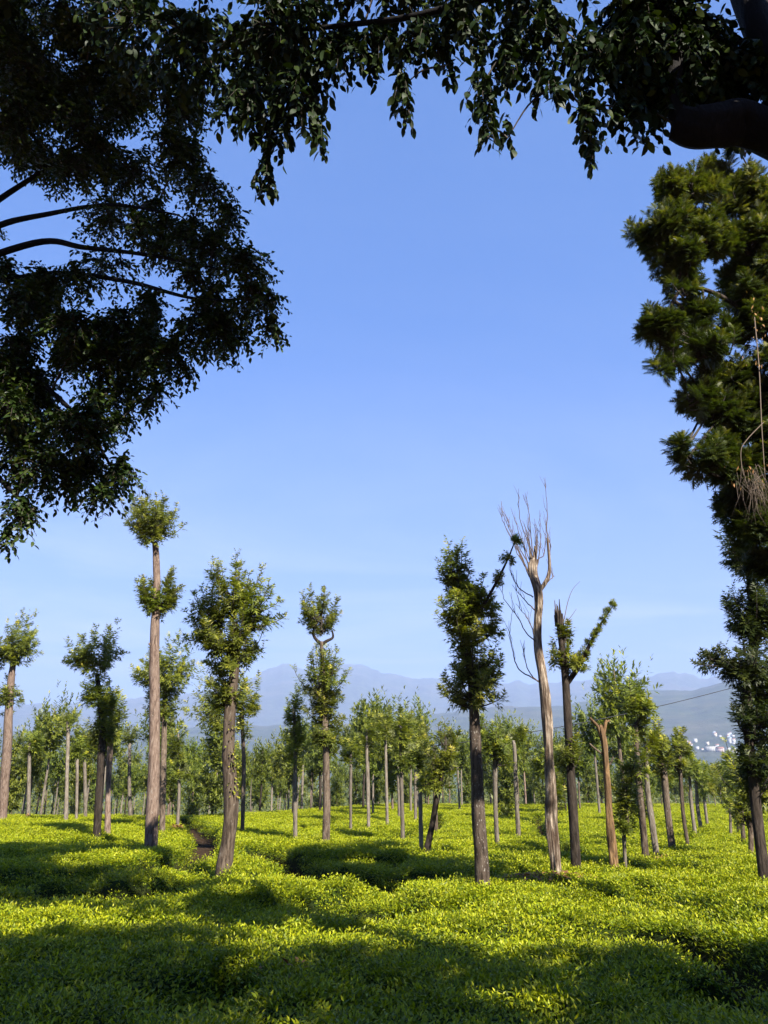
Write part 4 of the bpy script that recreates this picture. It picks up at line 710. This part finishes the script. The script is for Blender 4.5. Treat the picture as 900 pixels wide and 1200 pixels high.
# ------------------------------------------------------------------ broadleaf trees round the viewer
def limb(name, P, r0, r1, root, mat=None, sides=12, rough=.14, seed=1):
    Q = catmull(P, 8); r_ = tube(Q, np.linspace(r0, r1, len(Q)), sides, rough, 8, seed)
    return obj(name, mesh_np(name, r_[0], [r_[1], r_[2]], mat or M_BARKD, smooth=True), root)
def broad_twigs(clusters, nodes, leaf, lai, droop=.5, nodes_r=.012, depth=.9, per=11, split=True):
    """leafy twigs growing from the limbs into ellipsoids"""
    pos_, d_, up_, sz_, tint_, stems = [], [], [], [], [], []
    area = leaf * leaf * .28
    small = []
    for c in clusters:              # large masses break up into sprays
        k_ = int(round(c[3] * c[4] / .22))
        if k_ < 2 or not split: small.append(c); continue
        k_ = int(k_ * 1.75); u = unit(k_) * (rng.uniform(.1, 1, k_) ** .45)[:, None] * .8; f_ = .5
        for v_ in u:
            s_q = rng.uniform(.8, 1.25); small.append((c[0] + v_[0] * c[3], c[1] + v_[1] * c[3], c[2] + v_[2] * c[4], .42 * s_q * max(1, c[3] / 1.1), .36 * s_q * max(1, c[4] / 1.0), c[5]))
    clusters = small
    order = sorted(clusters, key=lambda c: np.min(np.linalg.norm(nodes - np.array(c[:3]), axis=1)))
    for (cx, cyy, cz, rx, rz, dn) in order:
        nl = int(math.pi * rx * rz * lai * dn / area); nt_ = max(2, nl // per)
        c = np.array([cx, cyy, cz])
        dd = np.linalg.norm(nodes - c, axis=1); src = nodes[int(np.argmin(dd))]
        hub = c + np.array([0, 0, .25 * rz]); nodes = np.vstack([nodes, hub[None]]); stems.append((catmull([src, (src + hub) / 2 + (0, 0, .08), hub], 4), np.linspace(nodes_r * 1.6, nodes_r * .7, 9)))
        u = unit(nt_) * (rng.uniform(.15, 1, nt_) ** .5)[:, None]
        E = c + u * np.array([rx, rx * depth, rz])
        for e in E:
            lat = e - hub; l = np.linalg.norm(lat) + 1e-6
            s = hub + lat * rng.uniform(.0, .45) * min(1, .45 / l + .3)
            mid = (s + e) / 2 + np.array([0, 0, .10 * l + .02]); tip = e + np.array([0, 0, -droop * .12])
            stems.append((np.array([s, mid, tip]), np.array([.5, .35, .15]) * nodes_r))
            k = per + int(rng.integers(-3, 4)); L_ = .30 + .2 * rng.uniform()
            tan = tip - mid; tan /= np.linalg.norm(tan) + 1e-9
            tq = np.linspace(0, 1, k)[:, None]; p = tip - tan * L_ * (1 - tq) * .9
            side = np.cross(tan, (0, 0, 1.0)); side /= np.linalg.norm(side) + 1e-9
            sg = np.where(np.arange(k) % 2, 1, -1)[:, None]
            d = tan * .55 + side * sg * .75 + rng.normal(0, .28, (k, 3)); d[:, 2] -= droop * rng.uniform(.2, 1, k)
            pos_.append(p); d_.append(d); up_.append(np.tile((0, 0, 1.0), (k, 1)) + rng.normal(0, .4, (k, 3)))
            sz_.append(leaf * rng.uniform(.65, 1.15, k)); tint_.append(np.clip(rng.beta(2, 3, k) + .25 * (tq[:, 0] > .9), 0, 1))
    return [np.concatenate(v) for v in (pos_, d_, up_, sz_, tint_)], stems
def foliage(root, data, stems, leafmat=None, singles=0, tmpl=OVAL):
    pos, d, up, sz, tint = data
    keep = np.ones(len(pos), bool)
    if singles:                     # the leaves that show largest are objects of their own
        rel = pos - np.array([0, 0, 2.5]); dist = np.linalg.norm(rel, axis=1)
        cp, sp = math.cos(R(18)), math.sin(R(18)); fw = rel[:, 1] * cp + rel[:, 2] * sp; upc = -rel[:, 1] * sp + rel[:, 2] * cp
        inside = (fw > .5) & (np.abs(rel[:, 0] / fw) < .5) & (np.abs(upc / fw) < .67)
        sc = np.where(inside, sz / dist, 0); pick = np.argsort(-sc)[:singles]; keep[pick] = False
        one = mesh_np('leaf', OVAL[0], OVAL[1], leafmat or M_BROAD, np.full(len(OVAL[0]), .45))
        from mathutils import Matrix
        for i_ in pick:
            dv = d[i_] / np.linalg.norm(d[i_]); xv = np.cross(dv, up[i_]); xv /= np.linalg.norm(xv); zv = np.cross(xv, dv); s = sz[i_]
            mtx = np.eye(4); mtx[:3, 0] = xv * s; mtx[:3, 1] = dv * s; mtx[:3, 2] = zv * s; mtx[:3, 3] = pos[i_] - np.array(root.location)
            lo = obj('leaf', one, root); lo.matrix_local = Matrix(mtx.tolist())
    loc = np.array(root.location)
    V, F, T = leaves_np(pos[keep] - loc, d[keep], up[keep], sz[keep], tmpl, tint[keep])
    o_ = obj('crown', mesh_np('crown', V, F, leafmat or M_BROAD, T), root); o_['kind'] = 'stuff'
    V, F = join_tubes([tube(p - loc, r, 3, cap=False) for p, r in stems])
    obj('twigs', mesh_np('twigs', V, F, M_TWIGD), root)['kind'] = 'stuff'
def node_pts(*Ls): return np.vstack([catmull(l, 6) for l in Ls])
# tree at the left
lx, ly = -6.0, 9.7; lz = float(ground_z(lx, ly))
root = empty('broadleaf_tree', (lx, ly, lz), 'dark broadleaf tree whose drooping crown of small leaves reaches in over the tea', 'tree')
off = np.array([lx, ly, lz])
limb('trunk', np.array([(lx, ly, lz - .3), (-6.05, 9.7, 2.4)] + LT) - off, .34, .14, root, sides=18, seed=4)
for k, Lb in enumerate((LB1, LB2, LB3, LB4, LB5, LB6)): limb('limb', np.array(Lb) - off, .06, .014, root, M_BARK_SHADE, seed=k)
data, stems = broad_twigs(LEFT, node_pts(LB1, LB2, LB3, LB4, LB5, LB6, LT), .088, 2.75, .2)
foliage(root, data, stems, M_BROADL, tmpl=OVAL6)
print('left leaves', len(data[0]))
# tree overhead
ox, oy = 3.1, 4.9; oz = float(ground_z(ox, oy))
root = empty('broadleaf_tree', (ox, oy, oz), 'large shade-darkened broadleaf tree overhead with a thick bent limb and hanging leaf sprays', 'tree')
off = np.array([ox, oy, oz])
limb('trunk', np.array([(3.9, 4.6, oz - .3), (3.8, 4.7, 2.6), (3.65, 4.85, 4.6), (3.62, 4.9, 6.2), (3.5, 4.9, 7.3), (3.45, 5.0, 8.35), (3.4, 5.1, 9.42), (3.4, 5.1, 11), (3.2, 4.8, 13)]) - off, .26, .10, root, M_BARK_SHADE, sides=20, rough=.2, seed=7)
limb('limb', np.array([(3.5, 4.9, 7.2), (3.03, 4.9, 7.53), (2.8, 4.86, 7.46), (2.55, 4.8, 7.36), (2.40, 4.8, 7.42)]) - off, .19, .13, root, M_BARK_SHADE, sides=18, rough=.42, seed=9)
limb('limb', np.array([(2.45, 4.8, 7.4), (2.42, 4.82, 7.75), (2.52, 4.85, 8.3), (2.45, 4.8, 8.9)]) - off, .09, .04, root, M_BARK_SHADE, sides=12, rough=.3, seed=12)
limb('limb', np.array(OB1) - off, .05, .012, root, M_BARK_SHADE, seed=10)
TOP = [[(3.4, 5.1, 10.4), (2, 4.6, 11.2), (.4, 4.2, 11.9), (-1.5, 4.2, 12.4)], [(3.4, 5.1, 10.8), (3.6, 3.4, 11.2), (4, 1.4, 11.4), (4.4, -.6, 11)], [(3.4, 5.1, 10.6), (5, 3.6, 10.8), (6.6, 2.4, 10.8), (8, 1.6, 10.4)], [(3.3, 5, 11.5), (2.2, 3.2, 12), (1.2, 1.2, 12), (.4, -.6, 11.6)], [(3.2, 4.8, 13), (1.6, 5, 14.6), (-1, 5.4, 15.2), (-4, 5.8, 15)]]
for k, Lb in enumerate(TOP): limb('limb', np.array(Lb) - off, .10, .03, root, seed=20 + k)
data, stems = broad_twigs(OVER, node_pts(OB1, OL, OT), .108, 3.6, .9, .008, per=9)
KX, KY = .515 / math.tan(R(SUN_EL)), .857 / math.tan(R(SUN_EL))   # where a leaf's shadow falls per metre of height
def edge_y(x_): return float(np.interp(x_, [-9, -4, 0, 6], [12.4, 11.6, 10.9, 10.3]))
ALLC = []
for sx in np.arange(-9.5, 9.5, 1.25):
    for sy in np.arange(3.6, 12.2, 1.2):
        if sy > edge_y(sx) - .5: continue
        zc = 11.2 + g3.uniform(-.9, .9); hh = zc + .2
        ALLC.append((sx + KX * hh + g3.uniform(-.35, .35), sy - KY * hh + g3.uniform(-.3, .3), zc, 1.05, .75, 1))
HIGH = [c for c in ALLC if c[0] < 6.3]; BACK = [c for c in ALLC if c[0] >= 6.3]
HIGH += [(x_, y_, z_, 1.1, .8, 1) for x_, y_, z_ in ((-1.6, 4.4, 12.6), (.2, 4.4, 12.2), (1.8, 4.4, 12.6), (.6, 4.2, 13.8), (2.6, 4, 14), (4, 3, 13.2), (-.4, 4, 13.4), (-2.2, 4.8, 13.6), (-3, 5.4, 14.2))]  # out-of-view clusters added to shade the left tree
SKY_BLOCK = [(x_ + g3.uniform(-.5, .5), y_ + g3.uniform(-.4, .4), 15.6 + g3.uniform(-.9, .9) + .05 * x_, 1.15, .8, 1) for x_ in np.arange(-6.5, 2.2, 1.45) for y_ in np.arange(2.6, 8.4, 1.4)]  # unseen upper crown added to block sky light over the foreground
HIGH += SKY_BLOCK
HIGH += [(4.3, 3.7, 8.7, .6, .5, 1.3), (4.8, 3.0, 9.7, .7, .6, 1.3), (4.3, 4.1, 7.7, .4, .45, 1.3), (4.6, 2.6, 10.8, .8, .6, 1.2), (3.4, 3.2, 8.9, .6, .5, 1.3), (2.95, 3.6, 8.6, .5, .4, 1.3)]  # out-of-view clusters added to keep the sun off trunk and limb
d2, st2 = broad_twigs(HIGH, node_pts(*TOP), .28, 5.2, .6, .016, split=False)
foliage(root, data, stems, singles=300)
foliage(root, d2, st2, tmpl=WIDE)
print('overhead leaves', len(data[0]), len(d2[0]))

# ------------------------------------------------------------------ feathery tree at the right
fx, fy = 6.31, 10.86; fz = float(plane_z(fx, fy))
root = empty('silver_oak', (fx, fy, fz), 'feathery leaved tree with yellow lit top beside the lane, a dry branch hanging in it', 'tree')
off = np.array([fx, fy, fz])
limb('trunk', np.array([(fx, fy, fz - .3)] + FT) - off, .2, .07, root, seed=14)
for k, Lb in enumerate((FB1, FB2, FB3, FB4)): limb('limb', np.array(Lb) - off, .06, .018, root, seed=30 + k)
nodes = node_pts(FB1, FB2, FB3, FB4, FT)
def near_axis(c):
    s_0 = nodes[int(np.argmin(np.linalg.norm(nodes - c, axis=1)))]
    return s_0
allp, alls = [], []
FE2 = []
for (cx, cyy, cz, rx, rz, dn) in FEA:
    if rx * rz < .1: FE2.append((cx, cyy, cz, rx, rz, dn)); continue
    for _ in range(int(3 + rx * rz * 17)):
        u_ = rng.normal(size=3); u_ *= rng.uniform(.3, .85) / np.linalg.norm(u_)
        FE2.append((cx + u_[0] * rx, cyy + u_[1] * rx, cz + u_[2] * rz, .24 * rng.uniform(.8, 1.3), .27 * rng.uniform(.8, 1.3), dn))
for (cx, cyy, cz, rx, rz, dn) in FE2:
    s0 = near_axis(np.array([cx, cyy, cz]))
    pr, st = crown_leaves([(cx, cyy, cz, rx, rz)], lambda z: np.array([.6 * cx + .4 * s0[0], .6 * cyy + .4 * s0[1]]), FEATHER, .22, 4.0 * dn, .75, 50, .5, young=.05 + .34 * float(sstep(9.6, 12, cz)))  # yellower top: new growth, and sunlight put into the leaf colour
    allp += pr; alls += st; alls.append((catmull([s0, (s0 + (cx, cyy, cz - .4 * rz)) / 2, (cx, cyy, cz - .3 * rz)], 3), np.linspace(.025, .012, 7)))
V, F, T = cat_leaves(allp); obj('crown', mesh_np('crown', V - off, F, M_OAK_SHADE, T), root)
V, F = join_tubes([tube(p - off, r, 4, cap=False) for p, r in alls]); obj('twigs', mesh_np('twigs', V, F, M_TWIGD), root)['kind'] = 'stuff'
# the dry branch with dead leaves
dr = [tube(catmull(FD, 6) - off, np.linspace(.010, .007, 19), 6), tube(catmull(FD2, 6) - off, np.linspace(.008, .004, 25), 5)]
for _ in range(60):
    a0 = np.array(FD2[3]) + rng.normal(0, .1, 3) + (.12, 0, 0); e_ = a0 + np.array([rng.normal(.05, .15), rng.normal(0, .12), -rng.uniform(.2, .6)])
    dr.append(tube([a0 - off, (a0 + e_) / 2 + rng.normal(0, .03, 3) - off, e_ - off], [.0035, .003, .0015], 4))
V, F = join_tubes(dr); tag(obj('dry_branch', mesh_np('dry_branch', V, F, M_DRYTWIG), root), 'pale dry branch with hanging dead twigs')
nd = 90; c_ = np.array([FD[0], FD[1], FD[3], FD2[3]])[rng.integers(0, 4, nd)]
pos = c_ + rng.normal(0, 1, (nd, 3)) * (.10, .10, .2); V, F, T = leaves_np(pos - off, unit(nd) * (.5, .5, .4) - (0, 0, 1), unit(nd), rng.uniform(.04, .085, nd), LANCE, rng.uniform(0, 1, nd))
obj('dead_leaves', mesh_np('dead_leaves', V, F, M_DRY, T), root)['kind'] = 'stuff'

# ------------------------------------------------------------------ shade tree behind the viewer, known by its shadow
bx_, by_ = 10.2, -3.2; bz = float(ground_z(bx_, by_))
root = empty('broadleaf_tree', (bx_, by_, bz), 'broadleaf tree standing behind the viewer that shades the tea in front', 'tree')
off = np.array([bx_, by_, bz])
limb('trunk', np.array([(bx_, by_, bz - .3), (bx_, by_, 3), (10.2, -3, 6), (10, -2.8, 9), (9.8, -2.4, 12)]) - off, .3, .1, root, sides=14, seed=40)
BL = [[(10.2, -3, 6), (9, -1.6, 7.6), (7.6, -.8, 8.6)], [(10.2, -2.2, 7), (11.4, -.6, 8.4), (12.2, .8, 9.2)], [(10, -2, 9), (10.2, -.4, 10.2), (10.4, 1.2, 10.6)]]
for k, Lb in enumerate(BL): limb('limb', np.array(Lb) - off, .1, .03, root, seed=60 + k)
REAR_BLOCK = [(9.5 * math.sin(R(a_)) + g3.uniform(-.6, .6), 9.5 * math.cos(R(a_)) + g3.uniform(-.6, .6), z_ + g3.uniform(-.5, .5), 1.4, 1.2, .9) for a_ in range(98, 264, 14) for z_ in (2.6, 4.8, 7.0)]  # unseen foliage ring added to block sky light from behind
BACK += [c for c in REAR_BLOCK if c[0] > 0]
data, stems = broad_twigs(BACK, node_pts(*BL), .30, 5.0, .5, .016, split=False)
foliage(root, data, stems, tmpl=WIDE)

bx_, by_ = -6.2, -7.6; bz = float(ground_z(bx_, by_))  # second tree, unseen, added to carry the rear sky-blocking foliage
root = empty('broadleaf_tree', (bx_, by_, bz), 'unseen low spreading broadleaf tree added behind the viewer to block sky light', 'tree')
off = np.array([bx_, by_, bz])
limb('trunk', np.array([(bx_, by_, bz - .3), (bx_, by_, 2), (-6, -7.4, 5), (-5.8, -7.2, 8)]) - off, .26, .08, root, sides=14, seed=41)
BL2 = [[(-6.1, -7.5, 3), (-4, -8, 4.6), (-1.5, -8.8, 5.6)], [(-6, -7.4, 4), (-7.6, -5.4, 5), (-8.8, -2.6, 5.6)]]
for k, Lb in enumerate(BL2): limb('limb', np.array(Lb) - off, .09, .03, root, seed=70 + k)
data, stems = broad_twigs([c for c in REAR_BLOCK if c[0] <= 0], node_pts(*BL2), .30, 3.5, .5, .016, split=False)
foliage(root, data, stems, tmpl=WIDE)

# ------------------------------------------------------------------ fallen dry leaves
def litter(name, cx, cyy, rx, ry, n, label, size=(.05, .1), lift=.1):
    X_ = cx + rng.normal(0, .5, n) * rx; Y_ = cyy + rng.normal(0, .5, n) * ry
    Z_ = tea_z(X_, Y_) + lift + rng.uniform(0, .03, n)
    V, F, T = leaves_np(np.stack([X_ - cx, Y_ - cyy, Z_], -1), unit(n) * (1, 1, .25), unit(n) * .4 + (0, 0, 1), rng.uniform(*size, n), OVAL, rng.uniform(0, 1, n))
    tag(obj(name, mesh_np(name, V, F, M_DRY, T), None, (cx, cyy, 0)), label, 'dry leaves', kind='stuff')
litter('dry_leaves', 3.1, 16.4, .8, .55, 420, 'patch of fallen orange brown leaves at the foot of the dead tree', (.06, .13), .14)
litter('dry_leaves', -9.95, 38.5, .45, .35, 160, 'small heap of reddish dry leaves at a slim oak foot', (.1, .2), .14)
litter('dry_leaves', -20.9, 47.0, .45, .35, 140, 'reddish dry leaves at the edge of the tea under the far oaks', (.1, .2), .14)
litter('dry_leaves', -1.1, 8.7, .35, .3, 16, 'few rusty withered leaves in the shaded tea', (.06, .12), .12)
litter('dry_leaves', 7.05, 20.6, .4, .3, 110, 'small scatter of rust coloured leaves under the lopsided oak', (.06, .12), .12)

# ------------------------------------------------------------------ cable on two poles
def pole(x_, y_, h):
    z_ = float(ground_z(x_, y_)); root = empty('utility_pole', (x_, y_, z_), 'plain wooden utility pole half hidden among the oaks', 'pole', 'poles that carry the cable')
    r_ = tube([(0, 0, -.4), (0, 0, h * .5), (0, 0, h)], [.10, .09, .075], 12); obj('post', mesh_np('post', r_[0], [r_[1], r_[2]], M_BARK, smooth=True), root)
    r_ = tube([(0, 0, h - .02), (0, 0, h + .06), (0, 0, h + .14)], [.04, .055, .03], 10); obj('insulator', mesh_np('insulator', r_[0], [r_[1], r_[2]], M_BARKG, smooth=True), root)
    return np.array([x_, y_, z_ + h + .12])
e0 = pole(2.2, 34.0, 4.0); e1 = pole(19.5, 31.0, 7.6)
tt = np.linspace(0, 1, 40)[:, None]; W = e0 + (e1 - e0) * tt; W[:, 2] -= (4 * .45 * tt * (1 - tt))[:, 0]
r_ = tube(W - e0, np.full(40, .016), 6); tag(obj('cable', mesh_np('cable', r_[0], [r_[1], r_[2]], M_CABLE), None, tuple(e0)), 'thin black overhead cable sagging past the broken orange trunk', 'cable')

# ------------------------------------------------------------------ town across the valley
M_WALLS = [plain('limewash', (.32, .32, .31)), plain('cream_plaster', (.40, .36, .29)), plain('pink_plaster', (.38, .28, .25)), plain('blue_plaster', (.28, .34, .40))]
M_ROOFS = [plain('clay_tile', (.26, .11, .07)), plain('sheet_roof', (.28, .285, .30)), plain('flat_roof', (.36, .35, .33))]
M_PANE = plain('dark_pane', (.04, .05, .06), .2)
def box(a, bb):
    (x0, y0, z0), (x1, y1, z1) = a, bb
    V = np.array([(x0, y0, z0), (x1, y0, z0), (x1, y1, z0), (x0, y1, z0), (x0, y0, z1), (x1, y0, z1), (x1, y1, z1), (x0, y1, z1)], float)
    return V, [np.array([(0, 3, 2, 1), (4, 5, 6, 7), (0, 1, 5, 4), (1, 2, 6, 5), (2, 3, 7, 6), (3, 0, 4, 7)])]
def gable(w, d, z, h):
    w += .6; d += .6
    V = np.array([(-w / 2, -d / 2, z), (w / 2, -d / 2, z), (w / 2, d / 2, z), (-w / 2, d / 2, z), (-w / 2, 0, z + h), (w / 2, 0, z + h)], float)
    return V, [np.array([(0, 1, 5, 4), (2, 3, 4, 5), (3, 2, 1, 0)]), np.array([(0, 4, 3), (1, 2, 5)])]
def house(x_, y_, w, d, storeys, wall, roof, flat, label, group=None, windows=True, name='house'):
    root = empty(name, (x_, y_, float(ground_z(x_, y_)) - .5), label, 'building', group); h = storeys * 3.1 + .5
    root.rotation_euler = (0, 0, -math.atan2(x_, y_) + g3.uniform(-.35, .35))
    obj('wall', mesh_np('wall', *box((-w / 2, -d / 2, -3), (w / 2, d / 2, h)), wall), root)
    obj('roof', mesh_np('roof', *(box((-w / 2 - .3, -d / 2 - .3, h + .003), (w / 2 + .3, d / 2 + .3, h + .7)) if flat else gable(w, d, h + .003, d * .28)), roof), root)
    if windows:
        pane = mesh_np('window', *box((-.8, -.06, -.75), (.8, .06, .75)), M_PANE)
        nw = max(2, int(w / 4))
        for f in range(storeys):
            for i_ in range(nw):
                obj('window', pane, root, ((i_ + .5) / nw * w - w / 2, -d / 2 - .03, f * 3.1 + 2.2))
    return root
def polar(px_bearing, r): a_ = R(px_bearing); return r * math.sin(a_), r * math.cos(a_)
def on_slope(bearing, rise):
    """first place along a bearing where the far slope reaches a given steepness of view"""
    rs_q = np.arange(1650, 3600, 12.0); a_ = R(bearing); e_ = (ground_z(rs_q * math.sin(a_), rs_q * math.cos(a_)) - 2.5) / rs_q
    k_ = int(np.argmax(e_ >= rise)) if (e_ >= rise).any() else len(rs_q) - 1
    return polar(bearing, rs_q[k_])
house(*on_slope(22.85, .001), 30, 14, 4, M_WALLS[0], M_ROOFS[2], True, 'large white flat roofed block on the lower slope of the far town', name='apartment_block')
house(*on_slope(23.4, .0), 20, 12, 3, M_WALLS[2], M_ROOFS[0], False, 'pinkish house with red roof beside the large white block')
for i_ in range(44):
    th_ = g3.uniform(20.8, 24.6) if i_ < 32 else g3.uniform(8.5, 13) if i_ < 48 else g3.uniform(-6, 5)
    w = g3.uniform(6, 10.5)
    hx, hy = on_slope(th_, g3.uniform(-.006, .020) if i_ < 32 else g3.uniform(-.009, .004))
    flat = g3.uniform() < .5; wm_ = M_WALLS[int(g3.integers(4))] if g3.uniform() < .4 else M_WALLS[0]
    house(hx, hy, w, w * .75, int(g3.integers(1, 4)), wm_, M_ROOFS[2] if flat else M_ROOFS[int(g3.integers(2))], flat, ('small ' + wm_.name.split('_')[0].replace('limewash', 'white') + (' flat roofed' if flat else ' pitched roof') + ' house scattered on the hazy far hillside'), 'houses of the far town', windows=False)

# ------------------------------------------------------------------ haze
V, F = box((-12600, -12600, -60), (12600, 12600, 1130))
hz = obj('haze', mesh_np('haze', V, F)); tag(hz, 'thin bluish haze filling the valley air', 'haze', kind='stuff')
m = bpy.data.materials.new('haze_air'); m.use_nodes = True; t = m.node_tree; t.nodes.clear()
mo = t.nodes.new('ShaderNodeOutputMaterial'); pv = t.nodes.new('ShaderNodeVolumePrincipled')
pv.inputs['Color'].default_value = (.40, .52, .83, 1); pv.inputs['Density'].default_value = HAZE; pv.inputs['Anisotropy'].default_value = 0.0
t.links.new(pv.outputs[0], mo.inputs['Volume']); hz.data.materials.append(m)
